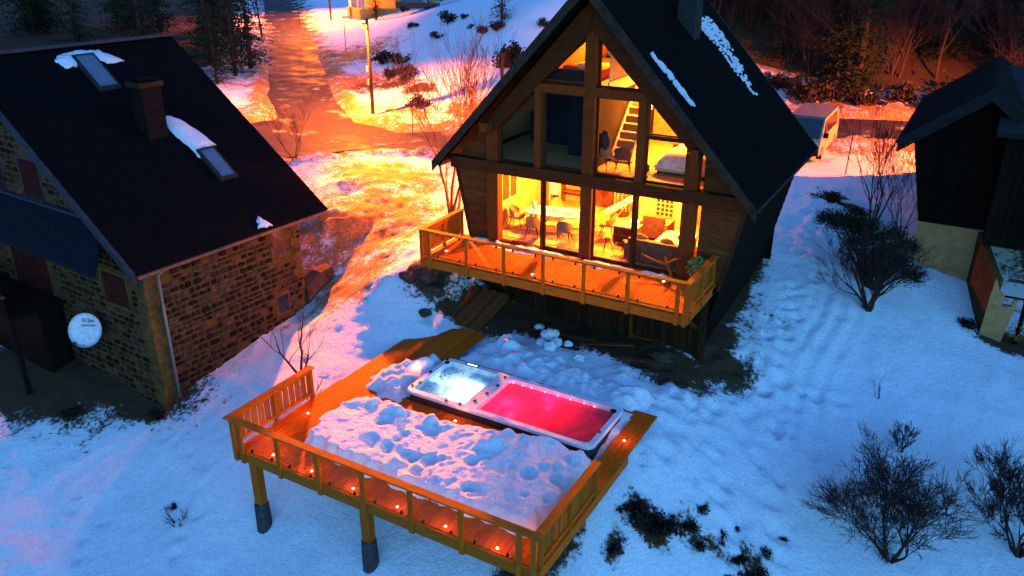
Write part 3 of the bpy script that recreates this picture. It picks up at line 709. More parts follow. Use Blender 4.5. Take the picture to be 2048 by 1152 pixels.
# interior shell
inn = box_part('ground_floor', INTF, chalet, -14.1, -6.35, 22.62, 27.9, 2.20, 2.345)
x = -14.1
while x < -6.4:
    box_part('floorboard', INTF, inn, x, x + 0.235, 22.62, 27.8, 2.346, 2.362); x += 0.24
box_part('interior_wall', INT, chalet, -14.22, -14.08, 22.6, 28, 2.36, 4.78)
box_part('interior_wall', INT, chalet, -6.42, -6.28, 22.6, 28, 2.36, 4.78)
bw = box_part('interior_back_wall', INT, chalet, -14.2, -6.3, 27.75, 27.85, 2.36, 4.78)
x = -14.1
while x < -6.4:
    box_part('panel_board', INT, bw, x, x + 0.17, 27.73, 27.75, 2.37, 4.77); x += 0.178
x = 22.7
iw = [c for c in chalet.children if c.name.startswith('interior_wall')][0]
while x < 27.6:
    box_part('panel_board', INT, iw, -14.08, -14.06, x, x + 0.17, 2.37, 4.77); x += 0.178
box_part('upper_floor', INT, chalet, -14.6, -5.8, 22.66, 28.6, 4.80, UZ - 0.015)
uf = box_part('upper_floor_covering', INTF, chalet, -10.3, -6.0, 22.66, 28.5, UZ - 0.014, UZ)
pt = box_part('partition', M('dark_curtain_wall', (0.02, 0.014, 0.014), 0.95, 0.3, 4), chalet, -10.44, -10.34, 22.7, 28.5, UZ, 7.66)
box_part('curtain', M('grey_curtain', (0.018, 0.018, 0.024), 0.95, 0.3, 6, 0.3, 10, (8, 8, 1)), chalet, -11.9, -10.5, 24.4, 24.5, UZ, 7.6)
box_part('dark_room_wall', M('dark_room', (0.02, 0.016, 0.016), 0.95, 0.3, 4), chalet, -14.0, -10.5, 25.6, 25.7, UZ, 7.6)
MB().prism([(-10.34, 28.3, UZ), (-6.0, 28.3, UZ), (-5.75, 28.3, 5.3), (-10.2, 28.3, 10.1), (-10.34, 28.3, 10.05)], (0, .1, 0)).build('upper_back_wall', INT, chalet)
for sg in (-1, 1):
    cl = MB().prism([(CX, 22.66, 10.34), (CX + sg * 4.9, 22.66, 5.1), (CX + sg * 4.8, 22.66, 5.1), (CX, 22.66, 10.24)], (0, 5.8, 0)); cl.build('sloped_ceiling', INT, chalet)
box_part('loft_floor', INT, chalet, -12.6, -9.86, 22.75, 28.3, 7.66, 7.86)
box_part('loft_edge', PALEW, chalet, -9.86, -9.80, 22.8, 28.2, 7.62, 7.96)
lr = box_part('loft_railing', PALEW, chalet, -9.90, -9.82, 22.85, 27.5, 8.72, 8.80)
y = 22.95
while y < 27.4:
    box_part('baluster', PALEW, lr, -9.885, -9.835, y, y + 0.045, 7.96, 8.72); y += 0.125
lowp = box_part('loft_parapet', M('dark_loft_panel', (0.03, 0.02, 0.015), 0.9, 0.3, 5), chalet, -12.0, -10.45, 22.9, 22.96, 7.87, 8.22)
# stairs to the loft
st = MB().bar((-10.28, 24.35, 5.2), (-10.28, 26.7, 7.72), 0.05, 0.26).bar((-9.58, 24.35, 5.2), (-9.58, 26.7, 7.72), 0.05, 0.26).build('stair_stringers', PALEW, chalet)
for i in range(11):
    t = (i + 0.5) / 11
    box_part('tread', PALEW, st, -10.26, -9.60, 24.35 + 2.35 * t - 0.12, 24.35 + 2.35 * t + 0.14, 5.2 + 2.52 * t - 0.02, 5.2 + 2.52 * t + 0.02)
    box_part('riser', INT, st, -10.25, -9.61, 24.35 + 2.35 * t + 0.12, 24.35 + 2.35 * t + 0.135, 5.2 + 2.52 * t - 0.02, 5.2 + 2.52 * t + 0.2)
# interior window in the side wall, dark back door
wf = MB()
wf.box(-14.05, -14.0, 23.5, 24.7, 3.25, 3.37).box(-14.05, -14.0, 23.5, 24.7, 4.5, 4.6).box(-14.05, -14.0, 23.5, 23.6, 3.37, 4.5).box(-14.05, -14.0, 24.6, 24.7, 3.37, 4.5).box(-14.05, -14.0, 24.05, 24.12, 3.37, 4.5)
wi = wf.build('side_window_frame', PALEW, chalet)
box_part('pane', M('night_glass', (0.09, 0.03, 0.012), 0.15, 0.4, 4), wi, -14.055, -14.03, 23.6, 24.6, 3.37, 4.5)
bd = box_part('back_door', M('dark_door', (0.10, 0.035, 0.018), 0.6, 0.3, 4), chalet, -12.35, -11.45, 27.66, 27.72, 2.37, 4.5)
box_part('door_frame', PALEW, bd, -11.44, -11.34, 27.6, 27.72, 2.37, 4.6)

# balcony
bal = box_part('balcony_frame', WOODX, chalet, -14.9, -6.0, 20.06, 22.3, 2.12, 2.30)
x = -14.95; rr = random.Random(11)
while x < -5.98:
    box_part('plank', WOOD, bal, x, x + 0.134, 19.99, 22.46, 2.305, 2.345 + rr.uniform(0, 0.006)); x += 0.142
box_part('fascia', WOODX, chalet, -14.97, -5.93, 19.93, 19.985, 2.02, 2.30)
box_part('fascia', WOOD, chalet, -14.99, -14.955, 19.99, 22.4, 2.02, 2.30)
box_part('fascia', WOOD, chalet, -5.955, -5.92, 19.99, 22.4, 2.02, 2.30)
for x in (-14.6, -10.3, -6.3): MB().bar((x, 22.2, 0.9), (x, 20.4, 2.1), 0.14, 0.14).build('brace', BEAM, chalet)
brl = box_part('balcony_rail_cap', WOODX, chalet, -15.0, -5.88, 19.90, 20.08, 3.25, 3.295)
for x in (-14.88, -14.58, -13.15, -11.79, -10.42, -9.08, -7.70, -6.22, -5.98): box_part('rail_post', WOODZ, brl, x - 0.055, x + 0.055, 19.87, 19.93, 2.0, 3.25)
xs = [-14.58, -13.15, -11.79, -10.42, -9.08, -7.70, -6.22]
for a, b in zip(xs[:-1], xs[1:]):
    box_part('glass_panel', GLZD, brl, a + 0.09, b - 0.09, 19.955, 19.965, 2.46, 3.20)
    for xx in (a + 0.3, b - 0.3):
        for zz in (2.47, 3.19): box_part('glass_clamp', BLACKM, brl, xx - 0.022, xx + 0.022, 19.935, 19.985, zz - 0.035, zz + 0.035)
box_part('bottom_rail', WOODX, brl, -14.55, -6.2, 19.94, 19.975, 2.41, 2.455)
for sx_, lab in ((-14.93, 'l'), (-5.97, 'r')):
    y1 = 22.40
    sr = box_part('balcony_side_rail_cap', WOOD, chalet, sx_ - 0.09, sx_ + 0.09, 20.085, y1, 3.25, 3.295)
    box_part('side_rail', WOOD, sr, sx_ - 0.03, sx_ + 0.03, 20.1, y1, 3.12, 3.24); box_part('side_rail', WOOD, sr, sx_ - 0.03, sx_ + 0.03, 20.1, y1, 2.42, 2.52)
    for y in (20.12, 21.2, 22.3): box_part('rail_post', WOODZ, sr, sx_ - 0.05, sx_ + 0.05, y, y + 0.1, 2.05, 3.25)
    y = 20.28; wd = 0.165 if lab == 'l' else 0.075
    while y < 22.2:
        box_part('baluster', WOODZ, sr, sx_ - 0.045, sx_ - 0.03, y, y + wd, 2.40, 3.20); y += wd + (0.018 if lab == 'l' else 0.075)
for (x, y) in ((-14.5, 20.75), (-11.05, 20.40), (-7.33, 21.9)):
    box_part('balcony_spot', LIGHTD, bal, x - 0.03, x + 0.03, y - 0.03, y + 0.03, 2.35, 2.362)
# assumed lantern, unseen under the left eave, added to light the slope between houses
ln = box_part('assumed_wall_lantern', BLACKM, chalet, -15.45, -15.25, 26.9, 27.1, 4.28, 4.34)
MB().blob((-15.35, 27.0, 4.2), (.06, .06, .08), 0, 0, 1).build('assumed_lantern_glass', EM('sodium_glass', SODIUM, 40), ln, True)
plight('assumed_wall_lantern_light', (-15.95, 27.0, 4.0), SODIUM, 9500, .18)
# interior lamps on the ceilings
lampm = EM('lit_ceiling_lamp', (1.0, 0.62, 0.25), 12.0)
INTLAMPS = [(-12.4, 24.6, 4.78, 3700), (-8.6, 24.9, 4.78, 3700), (-10.4, 26.7, 4.78, 2000), (-9.0, 25.6, 7.3, 2600), (-10.9, 25.6, 9.3, 1500), (-7.9, 26.2, 6.9, 1200)]
for i, (x, y, z, pw) in enumerate(INTLAMPS):
    lm = MB().lathe((x, y, z - 0.1), [(0.05, 0.1), (0.17, 0.06), (0.20, 0.0), (0.12, -0.03)], 14).build('ceiling_lamp', lampm, chalet, True)
    plight('lamp_light', (x, y, z - 0.22), WARM, pw, 0.12)

# ================================================================== furniture behind the glazing
def chair(name, label, loc, rz, mat, group):
    t = thing(name, label, 'chair', loc, 0, group)
    s = MB()   # shell seat with wrapped back, built facing +y
    c, sn = math.cos(rz), math.sin(rz)
    def rot(p): return (loc[0] + p[0] * c - p[1] * sn, loc[1] + p[0] * sn + p[1] * c, loc[2] + p[2])
    prof = []
    for i in range(9):
        a = PI * (1.0 + i / 8.0)
        prof.append((0.27 * math.cos(a), 0.27 * math.sin(a)))
    vs = [];
    for k, (z, g) in enumerate(((0.42, 0.85), (0.50, 1.0), (0.66, 1.06), (0.82, 1.0))):
        for j, (x, y) in enumerate(prof):
            lim = z if k < 3 else 0.62 + 0.22 * math.sin(PI * j / 8)
            vs.append(rot((x * g, y * g, lim)))
    fs = [(k * 9 + j, k * 9 + j + 1, (k + 1) * 9 + j + 1, (k + 1) * 9 + j) for k in range(3) for j in range(8)]
    MB().add(vs, fs).build('backrest', mat, t, True)
    MB().add([rot(p) for p in [(-.24, -.22, .40), (.24, -.22, .40), (.25, .24, .40), (-.25, .24, .40), (-.24, -.22, .47), (.24, -.22, .47), (.25, .24, .48), (-.25, .24, .48)]],
             [(0, 3, 2, 1), (4, 5, 6, 7), (0, 1, 5, 4), (1, 2, 6, 5), (2, 3, 7, 6), (3, 0, 4, 7)]).build('seat', mat, t)
    for x, y in ((-1, -1), (1, -1), (-1, 1), (1, 1)):
        MB().tube([rot((x * .15, y * .15, .41)), rot((x * .25, y * .25, 0.0))], [.022, .012], 6).build('leg', BLACKM, t)
    return t
F0 = 2.364
chair('dining_chair', 'orange shell dining chair nearest the left glass door', (-12.62, 23.35, F0), R(10), MUSTF, 'dining chairs')
chair('dining_chair', 'dark shell dining chair at the middle of the table side facing the balcony', (-11.46, 23.42, F0), R(14), GREYF, 'dining chairs')
chair('dining_chair', 'orange dining chair standing between table and ironing board', (-10.45, 24.75, F0), R(100), MUSTF, 'dining chairs')
chair('dining_chair', 'dining chair at the table end beside the side window', (-13.62, 23.95, F0), R(-80), GREYF, 'dining chairs')
chair('dining_chair', 'dining chair on the far side of the oval table, by the towel', (-12.75, 25.25, F0), R(190), MUSTF, 'dining chairs')
chair('dining_chair', 'pale dining chair on the far side of the oval table, near its rounded end', (-11.55, 25.35, F0), R(196), PALEW, 'dining chairs')
chair('upstairs_chair', 'upstairs chair with dark coat over it beside the centre post', (-10.02, 23.35, UZ + .002), R(-20), MUSTF, 'upstairs chairs')
chair('upstairs_chair', 'upstairs brown chair below the loft stairs', (-9.45, 23.35, UZ + .002), R(20), BROWNL, 'upstairs chairs')

t = thing('dining_table', 'oval pale dining table behind the glass doors', 'table', (-12.1, 24.3, F0))
vs = []; N = 28
ca, sa = math.cos(R(12)), math.sin(R(12))
for k in range(N):
    a = 2 * PI * k / N
    x = 1.28 * math.copysign(abs(math.cos(a)) ** 0.75, math.cos(a)); y = 0.52 * math.copysign(abs(math.sin(a)) ** 0.75, math.sin(a))
    vs.append((-12.1 + x * ca - y * sa, 24.3 + x * sa + y * ca, 3.05))
MB().prism(vs, (0, 0, 0.05)).build('table_top', WHITEP, t)
for x, y in ((-.95, -.3), (.95, -.3), (-.95, .3), (.95, .3)):
    px, py = -12.1 + x * ca - y * sa, 24.3 + x * sa + y * ca
    MB().box(px - .04, px + .04, py - .04, py + .04, F0, 3.05).build('leg', PALEW, t)
for (x, y, h, lab) in ((-13.05, 24.2, 0.26, 'white jug on the left end of the dining table'), (-11.3, 24.45, 0.16, 'white bowl on the right end of the dining table')):
    o = MB().lathe((x, y, 3.10), [(0.07, 0), (0.10, 0.06), (0.07, h * .7), (0.05, h)], 12).build('jug' if h > .2 else 'bowl', WHITEP, None, True)
    tag(o, lab, 'tableware')
for (x, y, lab) in ((-12.35, 24.35, 'dark plate near the middle of the dining table'), (-11.75, 24.2, 'dark plate beside the bowl on the dining table')):
    tag(MB().lathe((x, y, 3.10), [(0.08, 0), (0.14, 0.02), (0.13, 0.025)], 14).build('plate', GREYF, None, True), lab, 'tableware')
o = box_part('rug', RUGM, None, -13.7, -10.6, 22.95, 25.8, F0 + .002, F0 + .016); tag(o, 'pale patterned rug under the dining table', 'rug')
o = box_part('upstairs_rug', RUGM, None, -9.3, -8.2, 23.4, 24.6, UZ + .002, UZ + .014); tag(o, 'pale patterned rug beside the upstairs bed', 'rug')

t = thing('sofa', 'brown leather sofa with its back to the balcony glass', 'sofa', (-8.05, 23.3, F0))
MB().box(-8.95, -7.2, 23.0, 23.75, F0 + .08, F0 + .42).build('seat', BROWNL, t)
MB().box(-8.95, -7.2, 22.88, 23.08, F0 + .06, F0 + .78).build('backrest', BROWNL, t)
for x in (-9.08, -7.2): MB().box(x, x + .14, 22.9, 23.78, F0 + .06, F0 + .60).build('armrest', BROWNL, t)
for x in (-8.9, -7.25):
    for y in (22.95, 23.65): MB().box(x, x + .06, y, y + .06, F0, F0 + .08).build('leg', BLACKM, t)
for x in (-8.6, -7.75): MB().blob((x, 23.15, F0 + .72), (.26, .12, .20), x, .15).build('cushion', MUSTF, t, True)
t = thing('coffee_table', 'low pale coffee table beyond the leather sofa', 'table', (-7.9, 24.5, F0))
MB().box(-8.45, -7.35, 24.0, 25.2, F0 + .36, F0 + .43).build('table_top', WHITEP, t)
for x in (-8.4, -7.47):
    for y in (24.05, 25.07): MB().box(x, x + .08, y, y + .08, F0, F0 + .36).build('leg', PALEW, t)
o = MB().blob((-7.75, 24.6, F0 + .49), (.16, .12, .07), 3).build('trinket_bowl', BROWNL, None, True); tag(o, 'brown bowl of trinkets on the coffee table', 'bowl')
t = thing('sideboard', 'low dark brown cabinet standing between stool and sofa', 'cabinet', (-9.5, 24.3, F0))
MB().box(-9.95, -9.15, 24.05, 24.55, F0 + .08, F0 + .66).build('body', BROWNL, t)
MB().box(-9.98, -9.12, 24.02, 24.58, F0 + .66, F0 + .70).build('top', PALEW, t)
for z in (.14, .40): MB().box(-9.9, -9.2, 24.03, 24.05, F0 + z, F0 + z + .22).build('drawer', BEAM, t)
for x in (-9.92, -9.24):
    for y in (24.07, 24.47): MB().box(x, x + .05, y, y + .05, F0, F0 + .08).build('leg', BLACKM, t)
t = thing('armchair', 'brown armchair between low cabinet and wine cupboard', 'armchair', (-8.9, 25.5, F0))
MB().box(-9.3, -8.55, 25.2, 25.9, F0 + .1, F0 + .42).build('seat', BROWNL, t)
MB().box(-9.3, -8.55, 25.06, 25.2, F0 + .1, F0 + .85).build('backrest', BROWNL, t)
for x in (-9.42, -8.55): MB().box(x, x + .12, 25.1, 25.9, F0 + .1, F0 + .6).build('armrest', MUSTF, t)
for x in (-9.3, -8.62):
    for y in (25.15, 25.8): MB().box(x, x + .06, y, y + .06, F0, F0 + .1).build('leg', BLACKM, t)
o = MB().lathe((-9.2, 24.7, F0 + .70), [(.10, 0), (.09, .03), (.02, .03), (.02, .15), (.16, .15), (.03, .40)], 12).build('table_lamp', EM('white_lamp_shade', (1.0, .8, .5), 6), None, True)
o.location = (-0.1, -0.4, 0); tag(o, 'small lit lamp with white cone shade on the low cabinet', 'lamp')
t = thing('wine_cupboard', 'tall pale cupboard with square wine rack in its front', 'cupboard', (-9.5, 27.2, F0))
MB().box(-10.3, -8.4, 26.8, 27.5, F0, F0 + 1.22).build('body', PALEW, t)
MB().box(-10.34, -8.36, 26.75, 27.52, F0 + 1.22, F0 + 1.28).build('worktop', WHITEP, t)
rk_ = MB().box(-9.45, -8.8, 26.76, 26.80, F0 + .35, F0 + 1.0).build('wine_rack', DARKC, t)
for i in range(5):
    MB().box(-9.46 + i * .163, -9.43 + i * .163, 26.72, 26.76, F0 + .34, F0 + 1.01).build('slat', PALEW, rk_)
    MB().box(-9.46, -8.79, 26.725, 26.755, F0 + .34 + i * .163, F0 + .37 + i * .163).build('slat', PALEW, rk_)
MB().box(-10.25, -9.6, 26.77, 26.8, F0 + .15, F0 + 1.15).build('door', PALEW, t)
for z in (.3, 1.0): MB().box(-10.24, -10.1, 26.75, 26.77, F0 + z, F0 + z + .03).build('hinge', BLACKM, t)
t = thing('perforated_stove', 'perforated cylinder stove beside the wine cupboard', 'stove', (-10.9, 27.1, F0))
MB().lathe((-10.9, 27.1, F0), [(.27, 0), (.27, 1.1), (.24, 1.15), (.05, 1.18)], 20).build('body', BROWNL, t, True)
for k in range(10):
    for q in range(6):
        a = PI * 1.0 + PI * q / 5.0
        x, y = -10.9 + .272 * math.cos(a), 27.1 + .272 * math.sin(a)
        MB().blob((x, y, F0 + .25 + k * .085), (.03, .03, .025), q, 0, 0).build('perforation', PALEW, t)
t = thing('ironing_board', 'white ironing board tilted across trestle legs by the stove', 'ironing board', (-10.5, 25.9, F0))
MB().bar((-10.9, 25.5, F0 + .55), (-10.15, 26.4, F0 + 1.0), .36, .05).build('board', LINEN, t)
MB().tube([(-10.8, 25.5, F0), (-10.25, 26.3, F0 + .92)], .018, 6).build('leg', PALEW, t); MB().tube([(-10.2, 25.7, F0), (-10.75, 25.9, F0 + .62)], .018, 6).build('leg', PALEW, t)
for (x, y, lab) in ((-9.85, 23.35, 'thin-legged black stool close to the open glass door'), (-9.25, 23.45, 'thin-legged black stool against the low cabinet')):
    t = thing('wire_stool', lab, 'stool', (x, y, F0), 0, 'wire stools')
    MB().lathe((x, y, F0 + .44), [(.10, 0), (.11, .015), (.10, .03)], 12).build('seat', BLACKM, t)
    for k in range(3):
        a = 2 * PI * k / 3 + .4; MB().tube([(x + .06 * math.cos(a), y + .06 * math.sin(a), F0 + .44), (x + .22 * math.cos(a), y + .22 * math.sin(a), F0)], .012, 6).build('leg', BLACKM, t)
t = thing('coat_shelf', 'wall shelf with piled dark coats behind the dining table', 'shelf', (-12.9, 27.4, F0))
MB().box(-13.6, -12.5, 27.4, 27.72, F0 + .9, F0 + .95).build('board', BROWNL, t); MB().box(-13.6, -12.5, 27.4, 27.72, F0 + .45, F0 + .5).build('board', BROWNL, t)
for x in (-13.6, -12.53): MB().box(x, x + .04, 27.42, 27.70, F0, F0 + .95).build('upright', BROWNL, t)
o = MB().blob((-12.9, 27.3, F0 + 1.2), (.45, .2, .3), 5, .5, 2, 2.5).build('coat', DARKC, None, True); tag(o, 'heap of dark coats on the back wall shelf', 'coats')
o = MB().blob((-12.0, 27.1, F0 + 1.05), (.2, .15, .3), 8, .5, 2, 2.5).build('jacket', BROWNL, None, True); tag(o, 'brown jacket hanging near the dark back door', 'jacket')
o = MB().box(-13.35, -13.05, 26.0, 26.06, F0 + .75, F0 + 1.5).build('towel', LINEN, None); tag(o, 'white towel draped behind the dining table', 'towel')
t = thing('towel_rack', 'wooden rack carrying the white towel', 'rack', (-13.2, 26.05, F0))
for x in (-13.42, -13.0): MB().box(x, x + .03, 26.02, 26.08, F0, F0 + 1.55).build('upright', PALEW, t)
MB().box(-13.42, -12.97, 26.065, 26.09, F0 + 1.5, F0 + 1.54).build('rail', PALEW, t)
t = thing('double_bed', 'upstairs bed with white quilt behind the gable glass', 'bed', (-7.75, 24.3, UZ))
MB().box(-8.45, -6.85, 23.55, 25.4, UZ + .12, UZ + .3).build('frame', PALEW, t)
q = MB(); N = 12
for i in range(N + 1):
    for j in range(N + 1):
        u, v = i / N, j / N; e = min(u, 1 - u, v, 1 - v)
        q.v.append((-8.52 + 1.7 * u, 23.5 + 1.95 * v, UZ + .22 + min(.42, e * 3) + .05 * mnoise.noise(Vector((u * 5, v * 5, 2)))))
for i in range(N):
    for j in range(N):
        a = i * (N + 1) + j; q.f.append((a, a + N + 1, a + N + 2, a + 1))
q.build('quilt', LINEN, t, True)
for x in (-8.4, -6.95):
    for y in (23.6, 25.3): MB().box(x, x + .07, y, y + .07, UZ, UZ + .12).build('leg', BLACKM, t)
t = thing('bed_head_bench', 'low wooden bench behind the upstairs bed', 'bench', (-7.9, 26.3, UZ))
MB().box(-8.9, -7.1, 26.1, 26.6, UZ + .38, UZ + .46).build('seat', INT, t)
for x in (-8.8, -7.3): MB().box(x, x + .1, 26.15, 26.55, UZ, UZ + .38).build('leg', INT, t)
t = thing('loft_bed', 'loft mattress with pale pillow under the left ceiling', 'bed', (-11.1, 24.2, 7.86))
MB().box(-11.8, -10.45, 23.2, 25.2, 7.87, 8.15).build('mattress', MUSTF, t)
MB().blob((-10.95, 23.6, 8.24), (.34, .22, .12), 2, .2).build('pillow', LINEN, t, True)
MB().blob((-11.45, 23.5, 8.20), (.24, .2, .09), 6, .2).build('pillow', MUSTF, t, True)
o = MB().blob((-10.05, 23.2, UZ + .85), (.2, .16, .4), 3, .45, 2, 2.2).build('coat', DARKC, None, True); tag(o, 'dark coat slumped over the upstairs chair by the post', 'coat')
o = MB().blob((-8.75, 23.3, UZ + .18), (.2, .16, .18), 4, .45, 2, 2.2).build('backpack', DARKC, None, True); tag(o, 'dark backpack on the floor by the upstairs bed', 'bag')

# things on the balcony
t = thing('potted_shrub', 'round green potted shrub at the right end of the balcony', 'potted plant', (-6.35, 22.0, 2.36))
MB().lathe((-6.35, 22.0, 2.36), [(.16, 0), (.22, .1), (.24, .42), (.20, .44)], 14).build('pot', BROWNL, t, True)
pb = MB(); rr = random.Random(4)
for k in range(420):
    d = Vector((rr.gauss(0, 1), rr.gauss(0, 1), rr.gauss(0, 1))).normalized(); p = Vector((-6.35, 22.0, 3.0)) + Vector((d.x * .34, d.y * .34, d.z * .26)) * rr.uniform(.75, 1.05)
    a = Vector((rr.uniform(-1, 1), rr.uniform(-1, 1), rr.uniform(-1, 1))).normalized() * .06; b = d.cross(a).normalized() * .05
    pb.add([p - a, p + b, p + a, p - b], [(0, 1, 2, 3)])
pb.build('foliage', POTPL, t)
t = thing('driftwood_rack', 'forked driftwood branch leaning in front of the sofa', 'driftwood', (-7.3, 22.15, 2.36))
MB().tube([(-7.15, 22.2, 2.36), (-7.35, 22.25, 2.75), (-7.5, 22.3, 3.0)], [.05, .045, .03], 7).build('stem', WOODZ, t, True)
MB().tube([(-7.35, 22.25, 2.75), (-7.8, 22.25, 2.82), (-8.25, 22.3, 2.95)], [.045, .035, .02], 7).build('branch', WOODX, t, True)
MB().tube([(-7.38, 22.25, 2.8), (-7.2, 22.25, 2.95), (-6.98, 22.3, 3.05)], [.04, .03, .02], 7).build('branch', WOODX, t, True)

def snow_heap(name, outline, h, label, seed, res=0.09, chunk=0.10, zbase=0.0, edge=0.35, amp=0.12, cat='snow', stuff=True):
    P = np.array(outline); mn = P.min(0); mx = P.max(0)
    xs = np.arange(mn[0] - .2, mx[0] + .2, res); ys = np.arange(mn[1] - .2, mx[1] + .2, res)
    X, Y = np.meshgrid(xs, ys); Xj = X; Yj = Y
    ins = np.zeros(X.shape, bool); dist = np.full(X.shape, 1e9); n = len(P)
    for i in range(n):
        a = P[i]; b = P[(i + 1) % n]
        c = ((a[1] > Y) != (b[1] > Y)) & (X < (b[0] - a[0]) * (Y - a[1]) / (b[1] - a[1] + 1e-12) + a[0]); ins ^= c
        d = b - a; tt = np.clip(((X - a[0]) * d[0] + (Y - a[1]) * d[1]) / (d @ d), 0, 1)
        dist = np.minimum(dist, np.hypot(X - a[0] - tt * d[0], Y - a[1] - tt * d[1]))
    sd = np.where(ins, dist, -dist)
    nz = np.zeros(X.shape); nb = np.zeros(X.shape); nc = np.zeros(X.shape)
    for i in range(X.shape[0]):
        for j in range(X.shape[1]):
            v = Vector((X[i, j], Y[i, j], seed))
            nz[i, j] = mnoise.fractal(v * 1.1, .9, 2.1, 5); nb[i, j] = mnoise.noise(v * 3.4); nc[i, j] = .5 + .5 * mnoise.fractal(v * 3.1 + Vector((7, 3, 1)), .8, 2.2, 3)
    sd = sd + 0.16 * nb + .10 * nz
    f = np.clip(sd / edge, 0, 1); f = f * f * (3 - 2 * f)
    nh = np.zeros(X.shape)
    for i in range(X.shape[0]):
        for j in range(X.shape[1]): nh[i, j] = mnoise.fractal(Vector((X[i, j] * 7, Y[i, j] * 7, seed)), .6, 2.1, 3)
    calm = np.clip((X - mn[0]) / (mx[0] - mn[0]) * 2.2 + (Y - mn[1]) / (mx[1] - mn[1]) * .9 - .35, .22, 1) if (mx[0] - mn[0]) > 5 and zbase > 0 else 1.0
    Z = h * f + f * (amp * nz + chunk * (nc - .5) * calm + .012 * nh) + zbase
    rp = random.Random(int(seed * 10)); area = (mx[0] - mn[0]) * (mx[1] - mn[1])
    if area > 3:
        for k in range(int(area * 1.7)):   # boot prints, and thrown clods along the far edge
            cx_ = rp.uniform(mn[0], mx[0]); cy_ = rp.uniform(mn[1], mx[1]); r_ = rp.choice((rp.uniform(.10, .16), rp.uniform(.15, .30))); q = np.hypot(X - cx_, (Y - cy_) * rp.uniform(.7, 1.3)) / r_
            up = cy_ > mn[1] + .62 * (mx[1] - mn[1])
            Z = Z + f * calm * ((rp.uniform(.08, .20) if up else -rp.uniform(.06, .16)) * np.exp(-q ** (3 if up else 4)))
    keep = sd > -0.02
    Z = np.where(keep, np.maximum(Z, zbase + .004), zbase - .03)
    return X, Y, Z, keep, f
def grid_obj(name, X, Y, Z, keep, mat):
    ny_, nx_ = X.shape; mb = MB(); ids = -np.ones(X.shape, int)
    K = keep.copy(); K[1:] |= keep[:-1]; K[:-1] |= keep[1:]; K[:, 1:] |= keep[:, :-1]; K[:, :-1] |= keep[:, 1:]
    for i in range(ny_):
        for j in range(nx_):
            if K[i, j]: ids[i, j] = len(mb.v); mb.v.append((X[i, j], Y[i, j], Z[i, j]))
    for i in range(ny_ - 1):
        for j in range(nx_ - 1):
            q = (ids[i, j], ids[i, j + 1], ids[i + 1, j + 1], ids[i + 1, j])
            if min(q) >= 0: mb.f.append(q)
    return mb.build(name, mat, None, True)
def snow_thing(name, outline, h, label, seed, **k):
    X, Y, Z, kp, f = snow_heap(name, outline, h, label, seed, **k)
    o = grid_obj(name, X, Y, Z, kp, SNOWP); o['kind'] = 'stuff'; o['label'] = label; o['category'] = 'snow'
    return o
snow_thing('balcony_snow', [(-13.5, 22.3), (-12.0, 22.38), (-10.5, 22.3), (-9.2, 22.4), (-7.0, 22.3), (-7.2, 21.95), (-8.4, 22.05), (-9.6, 21.9), (-10.8, 22.05), (-12.4, 21.8), (-13.4, 21.9)], .07, 'trampled snow along the balcony doors', 3.0, zbase=2.352, res=.06, chunk=.06, edge=.2)
snow_thing('balcony_snow', [(-14.4, 21.95), (-13.9, 21.9), (-13.88, 22.3), (-14.35, 22.3)], .14, 'small snow pillow by the left balcony wall', 6.0, zbase=2.352, res=.05, edge=.2)

# ================================================================== spa terrace
deck = thing('spa_terrace', 'wooden terrace on posts carrying the swim spa', 'deck', (-10.4, 14.5, -2.2))
fr_ = MB()
for y in (11.7, 13.0, 14.4, 15.1, 18.0): fr_.box(-14.6, -6.15, y, y + .1, -.22, -.04)
for x in (-14.6, -12.5, -10.4, -8.3, -6.25): fr_.box(x, x + .09, 11.62, 18.1, -.26, -.045)
floor_ = fr_.build('floor_frame', WOODX, deck)
x = -14.72; rr = random.Random(21)
SX0, SX1, SY0, SY1 = -12.42, -6.62, 15.42, 17.62
while x < -6.02:
    segs = [(11.52, 18.25)] if (x + .14 < SX0 - .12 or x > SX1 + .02) else [(11.52, SY0 + .14), (SY1 + .20, 18.25)]
    if x < -12.6: segs[-1] = (segs[-1][0], 20.15)
    for a, b in segs:
        box_part('plank', WOOD, floor_, x, x + .136, a, b, -.038, rr.uniform(-.003, .004))
    x += .1435
box_part('fascia', WOODX, deck, -14.78, -5.98, 11.44, 11.5, -.30, -.005)
box_part('fascia', WOOD, deck, -14.78, -14.735, 11.505, 15.5, -.28, -.006)
box_part('fascia', WOOD, deck, -6.005, -5.965, 11.505, 16.2, -.28, -.006)
for x, y in ((-14.35, 11.66), (-10.72, 11.66), (-6.35, 11.66), (-14.35, 14.6), (-6.35, 14.2)):
    g = ground(x, y)
    lg = box_part('leg', WOODZ, deck, x - .12, x + .12, y - .10, y + .12, g + .75 if y < 12 else g, -.24)
    if y < 12: MB().lathe((x, y + .01, g - .2), [(.21, 0), (.20, .5), (.19, .95), (.15, .97)], 12).build('footing', M('dark_footing', (.045, .042, .045), .9, .3, 5, .4), lg)
rail = box_part('rail_cap', WOODX, deck, -14.90, -5.93, 11.33, 11.53, .90, .945)
for x in (-14.70, -14.45, -13.17, -11.89, -10.53, -9.18, -7.84, -6.42, -6.08): box_part('rail_post', WOODZ, rail, x - .06, x + .06, 11.375, 11.438, -.30, .90)
xs = [-14.45, -13.17, -11.89, -10.53, -9.18, -7.84, -6.42]
for a, b in zip(xs[:-1], xs[1:]):
    box_part('glass_panel', GLZD, rail, a + .09, b - .09, 11.452, 11.462, .10, .86)
    for xx in (a + .3, b - .3):
        for zz in (.12, .84): box_part('glass_clamp', BLACKM, rail, xx - .022, xx + .022, 11.435, 11.48, zz - .035, zz + .035)
